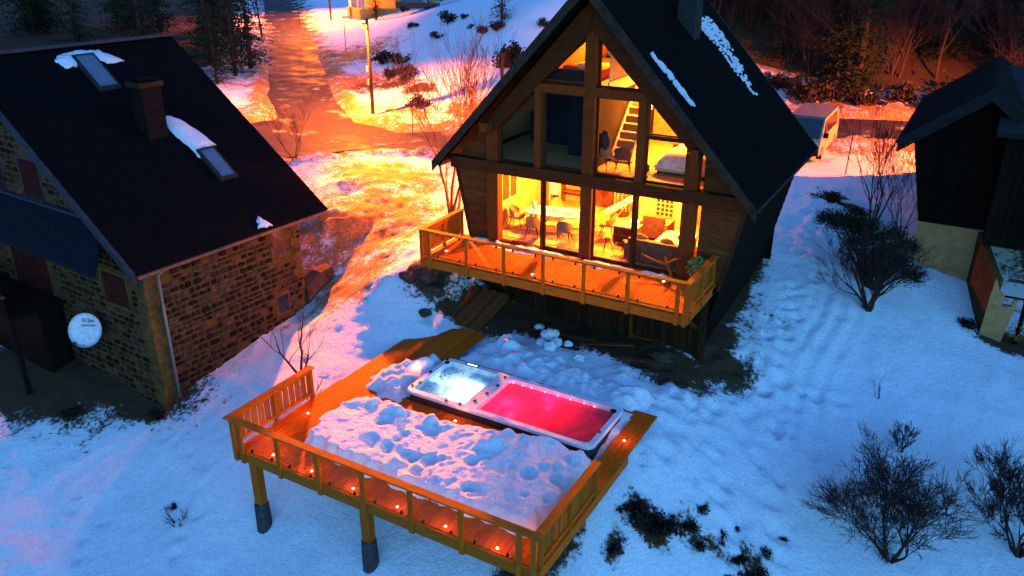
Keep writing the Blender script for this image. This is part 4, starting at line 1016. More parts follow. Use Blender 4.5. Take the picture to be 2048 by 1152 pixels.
for sx_, y1 in ((-14.80, 14.42), (-6.02, 14.35)):
    sr = box_part('side_rail_cap', WOOD, deck, sx_ - .10, sx_ + .10, 11.535, y1, .90, .945)
    box_part('side_rail', WOOD, sr, sx_ - .025, sx_ + .025, 11.55, y1 - .02, .78, .88); box_part('side_rail', WOOD, sr, sx_ - .025, sx_ + .025, 11.55, y1 - .02, .08, .17)
    for y in (11.56, 12.9, y1 - .14): box_part('rail_post', WOODZ, sr, sx_ - .05, sx_ + .05, y, y + .1, -.28, .90)
    y = 11.72
    while y < y1 - .2:
        box_part('baluster', WOODZ, sr, sx_ - .045, sx_ - .026, y, y + .185, .05, .86); y += .225
DL = [(-14.30, 13.61), (-14.35, 12.34), (-13.7, 11.72), (-12.4, 11.70), (-11.08, 11.68), (-9.76, 11.66), (-8.43, 11.66), (-7.08, 11.64), (-6.28, 12.2), (-6.30, 16.72), (-13.0, 16.85), (-10.6, 15.30)]
for x, y in DL:
    MB().lathe((x, y, .006), [(.027, 0), (.027, .010), (.018, .013)], 12).build('deck_spot', LIGHTD, floor_)
    plight('deck_spot_light', (x, y, .30), (1.0, .22, .015), 8.0, .03)
snow_thing('terrace_snow', [(-13.25, 12.35), (-13.65, 13.3), (-13.7, 14.2), (-13.2, 14.85), (-12.0, 14.8), (-10.5, 14.95), (-9.0, 15.3), (-7.95, 15.52), (-6.85, 15.56), (-6.45, 15.0), (-6.5, 13.4), (-6.75, 12.3), (-8.4, 12.2), (-11.0, 12.25)], .34, 'thick trampled snow lying on the spa terrace', 1.3, res=.04, chunk=.09, edge=.20, amp=.06, zbase=.006)
snow_thing('terrace_snow', [(-14.0, 15.6), (-14.05, 16.6), (-13.5, 17.5), (-13.0, 17.95), (-12.55, 17.7), (-12.52, 15.35), (-13.2, 15.3)], .26, 'snow heap on the terrace at the hot tub end', 2.3, res=.06, chunk=.2, edge=.35, amp=.08, zbase=.006)
snow_thing('terrace_snow', [(-12.4, 18.3), (-10.5, 18.15), (-8.5, 18.1), (-6.6, 18.1), (-6.3, 19.2), (-8.2, 19.5), (-10.0, 19.9), (-11.8, 20.2), (-12.4, 19.3)], .22, 'lumpy snow bank between the spa and the chalet', 4.4, res=.07, chunk=.25, edge=.4, amp=.14, zbase=-.03)

# swim spa
spa = thing('swim_spa', 'white swim spa with lit bubbling hot tub and pink pool', 'swim spa', (-9.52, 16.52, -.5))
ZT = .40
def rrect(x0, x1, y0, y1, r, n=6):
    out = []
    for cx_, cy_, a0 in ((x1 - r, y1 - r, 0), (x0 + r, y1 - r, 90), (x0 + r, y0 + r, 180), (x1 - r, y0 + r, 270)):
        for k in range(n + 1):
            a = R(a0 + 90 * k / n); out.append((cx_ + r * math.cos(a), cy_ + r * math.sin(a)))
    return out
_o = rrect(SX0 + .05, SX1 - .05, SY0 + .05, SY1 - .05, .22); _c = MB()
for z_ in (-.55, .315): _c.v += [(x, y, z_) for x, y in _o]
_k = len(_o); _c.f = [(j, (j + 1) % _k, _k + (j + 1) % _k, _k + j) for j in range(_k)]
_c.build('cabinet', CABN, spa)
n_ = len(rrect(0, 1, 0, 1, .1))
def rim_piece(outer, inner, depth_z, name):
    mb = MB()
    rings = [([(x, y) for x, y in outer], ZT - .09), ([(x, y) for x, y in outer], ZT - .03), ([(x * .99 + .01 * (SX0 + SX1) / 2, y * .99 + .01 * (SY0 + SY1) / 2) for x, y in outer], ZT), (inner, ZT), (inner, ZT - .12)]
    for pts, z in rings:
        for x, y in pts: mb.v.append((x, y, z))
    for k in range(len(rings) - 1):
        for j in range(n_):
            j2 = (j + 1) % n_; mb.f.append((k * n_ + j, k * n_ + j2, (k + 1) * n_ + j2, (k + 1) * n_ + j))
    return mb.build(name, ACRYL, spa, False)
rim_piece(rrect(SX0, SX1, SY0, SY1, .24), rrect(SX0 + .17, SX1 - .17, SY0 + .17, SY1 - .17, .16), 0, 'rim')
HX1 = -10.52; PX0 = -10.12
box_part('divider', ACRYL, spa, HX1, PX0, SY0 + .16, SY1 - .16, -.3, ZT - .004)
def basin(x0, x1, y0, y1, zb, name, wave=0.0):
    top = rrect(x0, x1, y0, y1, .18); bot = rrect(x0 + .22, x1 - .22, y0 + .22, y1 - .22, .2)
    cx_, cy_ = (x0 + x1) / 2, (y0 + y1) / 2
    mb = MB()
    for z, pts, q in ((ZT - .03, top, 0), (.12, top, wave), (zb, bot, 0)):
        for k, (x, y) in enumerate(pts):
            s_ = 1 - q * (0.5 + 0.5 * math.sin(k * 1.3)); mb.v.append((cx_ + (x - cx_) * s_, cy_ + (y - cy_) * s_, z))
    for k in range(2):
        for j in range(n_):
            j2 = (j + 1) % n_; mb.f.append((k * n_ + j, k * n_ + j2, (k + 1) * n_ + j2, (k + 1) * n_ + j))
    mb.f.append(tuple(2 * n_ + j for j in range(n_)))
    return mb.build(name, ACRYLB, spa, True)
hb = basin(SX0 + .16, HX1 + .01, SY0 + .16, SY1 - .16, -.4, 'hot_tub_basin', .06)
pb_ = basin(PX0 - .01, SX1 - .16, SY0 + .16, SY1 - .16, -.45, 'pool_basin')
def water(x0, x1, y0, y1, z, mat, name, amp):
    mb = MB(); nx_, ny_ = 40, 30
    for i in range(ny_ + 1):
        for j in range(nx_ + 1):
            x = x0 + (x1 - x0) * j / nx_; y = y0 + (y1 - y0) * i / ny_
            mb.v.append((x, y, z + amp * mnoise.fractal(Vector((x * 2.4, y * 2.4, 5)), .9, 2, 3)))
    for i in range(ny_):
        for j in range(nx_):
            a = i * (nx_ + 1) + j; mb.f.append((a, a + 1, a + nx_ + 2, a + nx_ + 1))
    return mb.build(name, mat, spa, True)
water(SX0 + .18, HX1, SY0 + .18, SY1 - .18, .24, WATERW, 'hot_tub_water', .02)
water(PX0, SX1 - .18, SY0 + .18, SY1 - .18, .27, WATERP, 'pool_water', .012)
# seats, headrests, jets, controls
for (x, y, r) in ((-12.0, 17.15, .34), (-11.2, 17.2, .30), (-10.8, 17.15, .24), (-12.05, 16.3, .28), (-12.0, 15.85, .24)):
    MB().blob((x, y, .02), (r, r * .8, .26), x, .1, 1).build('seat_shell', ACRYLB, spa, True)
for (x, y) in ((-12.12, 17.0), (-12.0, 16.85), (-12.08, 16.72), (-11.9, 16.95), (-11.8, 16.8), (-11.95, 16.6), (-11.72, 17.3), (-11.6, 17.22), (-12.0, 16.1)):
    MB().blob((x, y, .262), (.035, .035, .012), 0, 0, 0).build('jet', M('jet_grey', (.12, .22, .20), .5, .1, 5), spa, True)
for (x, y, r) in ((-12.22, 17.30, .075), (-12.24, 15.95, .06), (-11.05, 15.52, .05), (-10.62, 15.55, .05), (-12.32, 17.45, .045), (-12.33, 16.6, .045), (-12.34, 15.72, .04), (-10.3, 17.42, .045), (-10.22, 16.9, .045), (-10.28, 16.4, .045), (-10.36, 15.9, .05), (-6.85, 17.3, .09), (-6.75, 16.2, .035)):
    MB().lathe((x, y, ZT), [(r, 0), (r * .95, .025), (r * .5, .03)], 12).build('valve_knob', BLACKM, spa)
pn = box_part('control_panel', BLACKM, spa, -11.68, -11.28, 17.48, 17.59, ZT, ZT + .012)
for k in range(3): box_part('display', EM('panel_display', (.35, .5, 1.0), 7), pn, -11.64 + k * .12, -11.56 + k * .12, 17.5, 17.57, ZT + .013, ZT + .018)
PL = EM('pink_pool_led', (1.0, .22, .65), 8)
for x in (-10.0, -9.7, -9.4, -8.98, -8.57, -8.18, -7.76, -7.45):
    MB().blob((x, 17.40, .31), (.022, .015, .02), 0, 0, 1).build('pool_light', PL, spa, True)
for (x, y) in ((-9.6, 16.5), (-8.7, 16.45), (-7.8, 16.5), (-7.1, 16.4)): plight('pool_light_source', (x, y, -.15), (1.0, .008, .04), 520, .28)
plight('pool_light_source', (-8.7, 17.1, .1), (1.0, .02, .12), 20, .05)
plight('hot_tub_light_source', (-11.05, 16.55, .02), (.80, 1.0, .95), 24, .08)
plight('hot_tub_light_source', (-11.7, 16.7, -.15), (.70, 1.0, .92), 12, .08)
MB().blob((-11.05, 16.45, .22), (.14, .14, .03), 0, 0, 1).build('tub_light', EM('white_tub_led', (.9, 1.0, 1.0), 25), spa, True)

for o in [spa] + [o for o in bpy.data.objects if o.name.startswith(('pool_light_source', 'hot_tub_light'))]: o.location += Vector((-.098, .17, -.12))
# steps from the terrace walkway to the balcony side
stp = thing('timber_ramp', 'old brown plank ramp climbing from the terrace to the chalet', 'ramp', (-13.4, 20.4, 0))
for x in (-14.3, -13.0): MB().bar((x, 20.15, -.06), (x + .3, 21.7, .66), .08, .10).build('bearer', SCRAP, stp)
for i in range(9):
    x = -14.42 + i * .175; MB().bar((x, 20.17, .03 + .01 * (i % 2)), (x + .30, 21.75, .76 + .01 * (i % 2)), .165, .035).build('plank', SCRAP, stp)

# ================================================================== stone house
HA = R(4); HU = Vector((math.sin(HA), math.cos(HA), 0)); HV = Vector((-math.cos(HA), math.sin(HA), 0)); HC = Vector((-20.94, 13.94, 0))
def sh(s, o, z): return HC + HU * s + HV * o + Vector((0, 0, z))
def hbox(s0, s1, o0, o1, z0, z1):
    return MB().add([sh(s0, o0, z0), sh(s0, o1, z0), sh(s1, o1, z0), sh(s1, o0, z0), sh(s0, o0, z1), sh(s0, o1, z1), sh(s1, o1, z1), sh(s1, o0, z1)],
                    [(0, 3, 2, 1), (4, 5, 6, 7), (0, 1, 5, 4), (1, 2, 6, 5), (2, 3, 7, 6), (3, 0, 4, 7)])
house = thing('stone_house', 'dark stone house with slate roof, skylights and satellite dish', 'house', (-24.5, 17, -2))
PITCH = (8.40 - 2.85) / (7.43 + .35)
def rz_(o): return 2.85 + (o + .35) * PITCH
# walls: one closed shell, then stones set proud of the mortar
wl_ = hbox(0, 6.15, 0, 14.8, -3.0, 2.78)
wl_.prism([sh(0, .1, 2.78), sh(0, 14.7, 2.78), sh(0, 7.43, 8.0)], HU * 6.15)
wall = wl_.build('stone_wall', MORTAR, house)
def stone_mesh(seed):
    r = random.Random(seed); pts = []
    n = 8
    for k in range(n):
        a = 2 * PI * (k + .5) / n
        cx_ = math.copysign(abs(math.cos(a)) ** .55, math.cos(a)) * .5; cz_ = math.copysign(abs(math.sin(a)) ** .55, math.sin(a)) * .5
        pts.append((cx_ * r.uniform(.88, 1.05), cz_ * r.uniform(.85, 1.05)))
    mb = MB()
    for d, sc in ((0.0, 1.0), (-.7, .96), (-1.0, .72)):
        for x, z in pts: mb.v.append((x * sc, d, z * sc))
    for k in range(2):
        for j in range(n):
            j2 = (j + 1) % n; mb.f.append((k * n + j, k * n + j2, (k + 1) * n + j2, (k + 1) * n + j))
    mb.f.append(tuple(2 * n + j for j in range(n)))
    return mb
SM = [stone_mesh(k) for k in range(7)]; SMM = [m.mesh('stone', STONE) for m in SM]
rr = random.Random(77); stones = []
def opening_right(s, z): return (4.82 < s < 5.95 and 1.2 < z < 2.7) or (4.72 < s < 5.5 and -.8 < z < .18) or s < .42 or s > 5.72 and rr.random() < .7
def opening_gable(o, z):
    return (.75 < o < 2.5 and 1.0 < z < 2.4) or (5.4 < o < 8.4 and .2 < z < 2.0) or (4.6 < o < 6.1 and 4.0 < z < 5.5) or (7.2 < o < 8.6 and 4.0 < z < 5.5) or o < .4 or z > rz_(o) - .55 or z > 14.7
z = -2.35
while z < 2.66:
    h = rr.uniform(.10, .23); s = .45 + rr.uniform(0, .2)
    while s < 6.1:
        w = rr.choice((rr.uniform(.12, .24), rr.uniform(.2, .46)))
        if not opening_right(s + w / 2, z + h / 2) and rr.random() < .93: stones.append((0, s + w / 2, z + h / 2, w * .92, h * rr.uniform(.62, 1.02)))
        s += w + rr.uniform(.03, .07)
    z += h + rr.uniform(.025, .05)
z = -2.6
while z < 7.0:
    h = rr.uniform(.14, .22); o = .45 + rr.uniform(0, .2)
    while o < 10.5:
        w = rr.uniform(.18, .42)
        if not opening_gable(o + w / 2, z + h / 2) and rr.random() < .93: stones.append((1, o + w / 2, z + h / 2, w * .90, h * rr.uniform(.72, .92)))
        o += w + rr.uniform(.03, .07)
    z += h + rr.uniform(.025, .05)
right = [q for q in stones if q[0] == 0]; right.sort(key=lambda q: -q[3] * q[4])
big = right[:300]; rest = right[300:] + [q for q in stones if q[0] == 1]
for i, (w_, a, z, sx_, sz_) in enumerate(big):
    p = sh(a, -.002, z)
    ob = place('stone', SMM[i % 7], wall, p, 0, (sx_, .035 + .03 * rr.random(), sz_), (0, rr.uniform(-.05, .05), PI / 2 - HA))
ms = MB()
for i, (w_, a, z, sx_, sz_) in enumerate(rest):
    m = SM[i % 7]; dp = .03 + .03 * rr.random()
    if w_ == 0: ms.add([sh(a + x * sx_, y * dp, z + zz * sz_) for x, y, zz in m.v], m.f)
    else: ms.add([sh(y * dp, a + x * sx_, z + zz * sz_) for x, y, zz in m.v], m.f)
ms.build('stones', STONE, wall, kind='stuff')
# quoins at the near corner, pale blocks at the far one
z = -2.6; k = 0
while z < 2.7:
    h = rr.uniform(.24, .34); L1 = .42 if k % 2 else .28; L2 = .28 if k % 2 else .42
    hbox(-.02, L1, -.02, L2, z, z + h - .02).build('quoin', PALEST, wall); z += h; k += 1
z = -1.0; k = 0
while z < 2.7:
    h = rr.uniform(.26, .34); hbox(6.15 - (.42 if k % 2 else .28), 6.17, -.02, .3, z, z + h - .02).build('quoin', PALEST, wall); z += h; k += 1
# windows and doors
def hwin(name, s0, s1, o0, o1, z0, z1, mat, fmat=PALEST):
    if o0 == o1:   # on the right wall
        f = hbox(s0 - .12, s1 + .12, -.012, .05, z0 - .14, z1 + .12).build(name, fmat, house); hbox(s0, s1, -.018, .02, z0, z1).build('pane', mat, f)
        hbox(s0, s1, -.05, .0, z0 - .06, z0 - .01).build('sill', fmat, f)
    else:
        f = hbox(-.02, .05, o0 - .1, o1 + .1, z0 - .1, z1 + .1).build(name, fmat, house); hbox(-.03, .02, o0, o1, z0, z1).build('shutter', mat, f)
        hbox(-.09, 0, o0 - .05, o1 + .05, z0 - .09, z0 - .02).build('sill', fmat, f)
    return f
hwin('window', 4.98, 5.38, 0, 0, 1.48, 2.52, DGLASS); hwin('window', 4.88, 5.34, 0, 0, -.60, .04, DGLASS)
hwin('window', 0, 0, 1.0, 2.3, 1.25, 2.25, REDW); hwin('door', 0, 0, 5.7, 8.1, .05, 1.85, REDW); hwin('window', 0, 0, 4.85, 5.95, 4.12, 5.35, REDW, RIDGE); hwin('window', 0, 0, 7.3, 8.4, 4.12, 5.35, REDW, RIDGE)
# roof
for sg in (0, 1):
    def ro(o): return o if sg == 0 else 14.86 - o
    r_ = MB().prism([sh(-.48, ro(-.40), 2.80), sh(-.48, ro(7.43), 8.42), sh(-.48, ro(7.43), 8.18), sh(-.48, ro(-.36), 2.62)], HU * 7.78)
    rf = r_.build('roof', SLATE, house)
    MB().prism([sh(-.54, ro(-.42), 2.86), sh(-.54, ro(7.43), 8.47), sh(-.54, ro(7.43), 8.26), sh(-.54, ro(-.42), 2.60)], HU * .12).build('verge_board', RIDGE, rf)
    if sg == 0:
        sl = MB(); rr2 = random.Random(12); L = math.hypot(7.83, 5.62); du = Vector((HV.x * 7.83 / L, HV.y * 7.83 / L, 5.62 / L)); nn = HU.cross(du) * 1.0
        if nn.z < 0: nn = -nn
        rows = 36
        for i in range(rows):
            s = -.40 - (i % 2) * .14
            while s < 7.28:
                w = rr2.uniform(.24, .32); s1 = min(s + w - .008, 7.30)
                p0 = sh(max(s, -.41), -.40, 2.80) + du * (i * L / rows - .03); p1 = p0 + du * (L / rows + .05); hh = rr2.uniform(.010, .022)
                if s1 - max(s, -.41) > .03: sl.prism([p0 + nn * .0, p1 + nn * .0, p1 + nn * .004, p0 + nn * hh], HU * (s1 - max(s, -.41)))
                s += w
        sl.build('slates', SLATE, rf, kind='stuff')
MB().bar(sh(-.5, 7.43, 8.46), sh(7.32, 7.43, 8.46), .34, .08).build('ridge_cap', RIDGE, house)
MB().bar(sh(-.4, -.46, 2.74), sh(7.3, -.46, 2.74), .12, .09).build('gutter', M('copper_gutter', (.16, .08, .05), .5, .3, 5, metal=.4), house)
MB().tube([sh(.45, -.42, 2.7), sh(.45, -.10, 2.45), sh(.45, -.07, 1.0), sh(.45, -.07, -2.1)], .045, 8).build('downpipe', ZINC, house, True)
def roofpt(s, o, n): return sh(s, o, 0) + Vector((0, 0, 2.80 + (o + .40) * (5.62 / 7.83))) + Vector((-HV.x * .583, -HV.y * .583, .812)) * n
def skylight(s0, s1, o0, o1):
    f = MB().add([roofpt(s0, o0, .0), roofpt(s1, o0, .0), roofpt(s1, o1, .0), roofpt(s0, o1, .0), roofpt(s0, o0, .12), roofpt(s1, o0, .12), roofpt(s1, o1, .16), roofpt(s0, o1, .16)],
                 [(0, 3, 2, 1), (4, 5, 6, 7), (0, 1, 5, 4), (1, 2, 6, 5), (2, 3, 7, 6), (3, 0, 4, 7)]).build('skylight', M('skylight_frame', (.022, .022, .026), .6, .2, 5), house)
    e = .09
    MB().add([roofpt(s0 + e, o0 + e, .14), roofpt(s1 - e, o0 + e, .14), roofpt(s1 - e, o1 - e, .175), roofpt(s0 + e, o1 - e, .175)], [(0, 1, 2, 3)]).build('pane', M('skylight_glass', (.05, .09, .13), .06, .1, 3, spec=1.0), f)
skylight(2.95, 3.75, 5.55, 6.95); skylight(4.35, 5.05, 1.55, 2.75)
chm = hbox(3.2, 3.95, 3.5, 4.15, 4.6, 7.35).build('chimney', M('chimney_render', (.008, .007, .007), .9, .3, 4, .4), house)
hbox(3.12, 4.03, 3.42, 4.23, 7.35, 7.5).build('chimney_cap', M('dark_chimney_cap', (.03, .02, .01), .9, .4, 5), chm); hbox(3.25, 3.9, 3.55, 4.1, 7.5, 7.62).build('chimney_pot', DARKW, chm)
def roof_snow2(outline, lab, seed):
    P = [Vector((a, b, 0)) for a, b in outline]; mb = MB(); r2 = random.Random(seed)
    n = len(P); c = sum(P, Vector()) / n; pts = []
    for i in range(n):
        a, b = P[i], P[(i + 1) % n]
        for k in range(5):
            q = a.lerp(b, k / 5); q = q + Vector((r2.uniform(-.04, .04), r2.uniform(-.04, .04), 0)); pts.append(q)
    m = len(pts)
    for lv, (sc, h) in enumerate(((1, .025), (.93, .08), (.5, .11))):
        for q in pts: mb.v.append(tuple(roofpt(c.x + (q.x - c.x) * sc, c.y + (q.y - c.y) * sc, h)))
    for k in range(2):
        for j in range(m): mb.f.append((k * m + j, k * m + (j + 1) % m, (k + 1) * m + (j + 1) % m, (k + 1) * m + j))
    mb.f.append(tuple(2 * m + j for j in range(m)))
    return mb.build('roof_snow', SNOWP, house, True)
roof_snow2([(2.5, 6.55), (2.35, 6.95), (2.75, 7.12), (3.4, 7.22), (4.1, 7.10), (4.7, 6.55), (4.0, 6.55), (3.78, 6.98), (2.92, 6.98), (2.85, 6.6)], 'a', 1)
roof_snow2([(4.15, 4.2), (4.55, 4.25), (5.0, 3.7), (5.3, 2.82), (4.7, 2.80), (4.55, 2.35), (4.32, 2.5), (4.25, 3.0), (4.12, 3.7)], 'b', 2)
roof_snow2([(4.2, -.30), (4.5, .1), (4.75, -.32)], 'c', 3)
# lean-to roof across the gable
hr = MB().add([sh(-.05, 1.5, 3.95), sh(-1.25, .3, 2.95), sh(-1.25, .3, 2.83), sh(-.05, 1.5, 3.80), sh(-.05, 9.8, 3.95), sh(-1.25, 9.8, 2.95), sh(-1.25, 9.8, 2.83), sh(-.05, 9.8, 3.80)], [(0, 1, 2, 3), (4, 7, 6, 5), (0, 4, 5, 1), (1, 5, 6, 2), (2, 6, 7, 3), (3, 7, 4, 0)]).build('lean_to_roof', M('blue_slate_roof', (.007, .008, .012), .7, .3, 6, .4, 10), house)
MB().bar(sh(-.10, 1.7, 4.0), sh(-.10, 9.8, 4.0), .12, .10).build('flashing', RIDGE, hr)
lw = hbox(-.35, -.02, 12.6, 12.8, .10, .18).build('assumed_gable_lantern', BLACKM, house)  # assumed lantern out of view, added to warm the lower left snow
MB().blob(sh(-.30, 12.7, .02), (.06, .06, .08), 0, 0, 1).build('assumed_lantern_glass', EM('sodium_glass', SODIUM, 40), lw, True)
plight('assumed_gable_lantern_light', sh(-.55, 12.7, -.1), SODIUM, 5000, .05)
# timber gallery low on the gable side
gal = thing('timber_gallery', 'dark timber gallery with slatted rail beside the stone house', 'balcony', tuple(sh(-1.6, 8, -1.5)))
hbox(-1.9, -.06, 4.9, 11.5, .42, .52).build('floor', DARKW, gal); hbox(-.9, -.2, 5.2, 11.5, -3.0, .41).build('underside_shade_box', DARKW, gal)  # the box below the floor is added to paint the darkness under the gallery
hbox(-1.98, -1.9, 4.9, 11.5, 1.28, 1.36).build('rail', SCRAP, gal)
o_ = 4.95
while o_ < 11.4:
    hbox(-1.96, -1.92, o_, o_ + .11, .52, 1.28).build('slat', DARKW, gal); o_ += .16
for o_ in (5.0, 8.0, 11.2): hbox(-1.92, -1.78, o_, o_ + .14, -2.9, .42).build('post', DARKW, gal)
gs = MB()
for i in range(0):
    for j in range(4): gs.v.append(tuple(sh(-1.85 + .45 * j, 5.6 + .65 * i, .54 + (.14 if 0 < i < 8 and 0 < j < 3 else 0) + .05 * mnoise.noise(Vector((i, j, 3))))))
for i in range(0):
    for j in range(3): a = i * 4 + j; gs.f.append((a, a + 1, a + 5, a + 4))

# satellite dish
ds = thing('satellite_dish', 'round pale satellite dish with two lines of blue print', 'satellite dish', tuple(sh(-.3, 2.95, -.2)))
dc = sh(-.55, 2.95, .15); ddir = Vector((.42, -.80, .42)).normalized(); dxv = Vector((0, 0, 1)).cross(ddir).normalized(); dyv = ddir.cross(dxv).normalized()
mb = MB(); n = 28
for k, (r_, d_) in enumerate(((.56, .10), (.57, .085), (.42, .04), (.22, .01), (.02, .0))):
    for j in range(n):
        a = 2 * PI * j / n; mb.v.append(tuple(dc + dxv * (r_ * math.cos(a)) + dyv * (r_ * math.sin(a)) + ddir * d_))
for k in range(4):
    for j in range(n): mb.f.append((k * n + j, k * n + (j + 1) % n, (k + 1) * n + (j + 1) % n, (k + 1) * n + j))
mb.f.append(tuple(4 * n + j for j in range(n)))
dish = mb.build('dish', DISHM, ds, True)
MB().tube([dc - ddir * .02, sh(-.05, 2.95, -.05)], .03, 7).build('bracket', ZINC, ds)
MB().tube([dc - dyv * .52, dc - dyv * .42 + ddir * .62], .012, 6).build('feed_arm', ZINC, ds)
MB().blob(dc - dyv * .40 + ddir * .64, (.05, .05, .06), 1, .1, 1).build('receiver_head', DISHT, ds, True)
def dish_text(body, off, size):
    cu = bpy.data.curves.new('print', 'FONT'); cu.body = body; cu.size = size; cu.extrude = .002; cu.align_x = 'LEFT'
    tmp = bpy.data.objects.new('print_tmp', cu); COL.objects.link(tmp)
    bpy.context.view_layer.update()
    m_ = bpy.data.meshes.new_from_object(tmp.evaluated_get(bpy.context.evaluated_depsgraph_get())); bpy.data.objects.remove(tmp)
    m_.materials.clear(); m_.materials.append(DISHT)
    o = bpy.data.objects.new('print', m_); link(o, ds)
    rot = Matrix((dxv * 1.0, dyv, ddir)).transposed().to_4x4()
    o.matrix_basis = Matrix.Translation(dc + dxv * off[0] + dyv * off[1] + ddir * .075 - ds.location) @ rot
dish_text('El-San', (-.12, .26, 0), .17); dish_text('antennen', (-.14, .12, 0), .13)
# stone buttress past the far corner
o = MB().prism([sh(6.2, -.1, -1.0), sh(7.6, -.15, -.4), sh(7.5, -.15, .42), sh(6.9, -.12, .35), sh(6.2, -.1, .05)], HV * .5).build('stone_buttress', ROCK, None); tag(o, 'dark sloping stone buttress at the far corner of the stone house', 'buttress')

# ================================================================== dark chalet on the right
rc = thing('dark_chalet', 'dark timber chalet with ribbed metal roof above cream plinth', 'chalet', (1, 36, 0))
RA = .28; RY = 33.5
MB().prism([(-1.28, RY, 1.9), (2.2, RY, 1.9), (2.7, RY, 4.9), (RA, RY, 6.85), (-1.95, RY, 4.9)], (0, 9.0, 0)).build('wall', DARKW, rc)
y = 0; x = -1.3
wallp = [c for c in rc.children][0]
while x < .75:
    ztop = min(4.95, 4.9) if x > -1.4 else 4.6
    box_part('wall_board', DARKW, wallp, x, x + .2, RY - .03, RY, 1.92, 4.9); x += .215
for sg in (-1, 1):
    ex = RA + sg * 2.72; m_ = (7.12 - 5.05) / 2.72
    rf = MB().prism([(RA, RY - .75, 7.12), (ex, RY - .75, 5.05), (ex, RY - .75, 4.90), (RA, RY - .75, 6.96)], (0, 10, 0)).build('roof', METALR, rc)
    y = RY - .75
    while y < RY + 9:
        MB().bar((RA, y, 7.15), (ex, y, 5.08), .05, .07).build('rib', METALR, rf); y += .42
    MB().prism([(RA, RY - .82, 7.2), (ex, RY - .82, 5.12), (ex, RY - .82, 4.62), (RA, RY - .82, 6.72)], (0, .06, 0)).build('fascia', METALR, rf)
    MB().bar((ex, RY - .75, 5.0), (ex, RY + 9, 5.0), .12, .14).build('gutter', METALR, rf)
box_part('plinth', CREAM, rc, -1.25, .78, RY - .06, RY + 8, -.3, 1.9)
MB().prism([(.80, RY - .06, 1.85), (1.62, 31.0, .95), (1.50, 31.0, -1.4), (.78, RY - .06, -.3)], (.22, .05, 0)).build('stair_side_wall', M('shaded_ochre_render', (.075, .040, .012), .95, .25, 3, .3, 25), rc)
MB().prism([(1.50, 30.92, -1.5), (2.20, 30.92, -1.5), (2.42, 30.92, .35), (2.3, 30.92, .35), (2.25, 30.92, .08), (1.98, 30.92, .08), (1.96, 30.92, .42), (1.80, 30.92, .60), (1.66, 30.92, .98), (1.60, 30.92, .98)], (0, .22, 0)).build('stair_front_wall', CREAM, rc)
wing = MB().box(.95, 7.5, 31.6, 40, 1.95, 6.0).build('wing', DARKW, rc)
x = .95
while x < 6:
    box_part('wing_board', DARKW, wing, x, x + .22, 31.56, 31.6, 1.97, 5.98); x += .235
MB().prism([(.6, 30.9, 5.9), (8, 30.9, 5.9), (8, 41, 6.8), (.6, 41, 6.8)], (0, 0, .15)).build('wing_roof', METALR, rc)
for x in (2.6, 4.4): box_part('wing_post', DARKW, rc, x, x + .14, 31.0, 31.14, -1.6, 1.95)
MB().box(2.0, 5.5, 31.2, 31.28, .9, 1.0).build('handrail', RIDGE, rc); MB().box(2.0, 5.5, 31.2, 31.26, .3, .36).build('handrail', DARKW, rc)
t = thing('dry_bush', 'small ochre dry bush beside the cream stair wall', 'bush', (2.75, 31.0, -1.2))
db = MB(); rr = random.Random(8)
for k in range(260):
    p = Vector((2.75 + rr.gauss(0, .2), 31.0 + rr.gauss(0, .2), -1.1 + abs(rr.gauss(0, .35)))); a = Vector((rr.gauss(0, 1), rr.gauss(0, 1), rr.gauss(0, 1))).normalized() * .07; b = a.cross(Vector((0, 0, 1))) * .7
    db.add([p - a, p + b, p + a], [(0, 1, 2)])
db.build('foliage', M('ochre_leaves', (.28, .14, .03), .9, .4, 9), t)

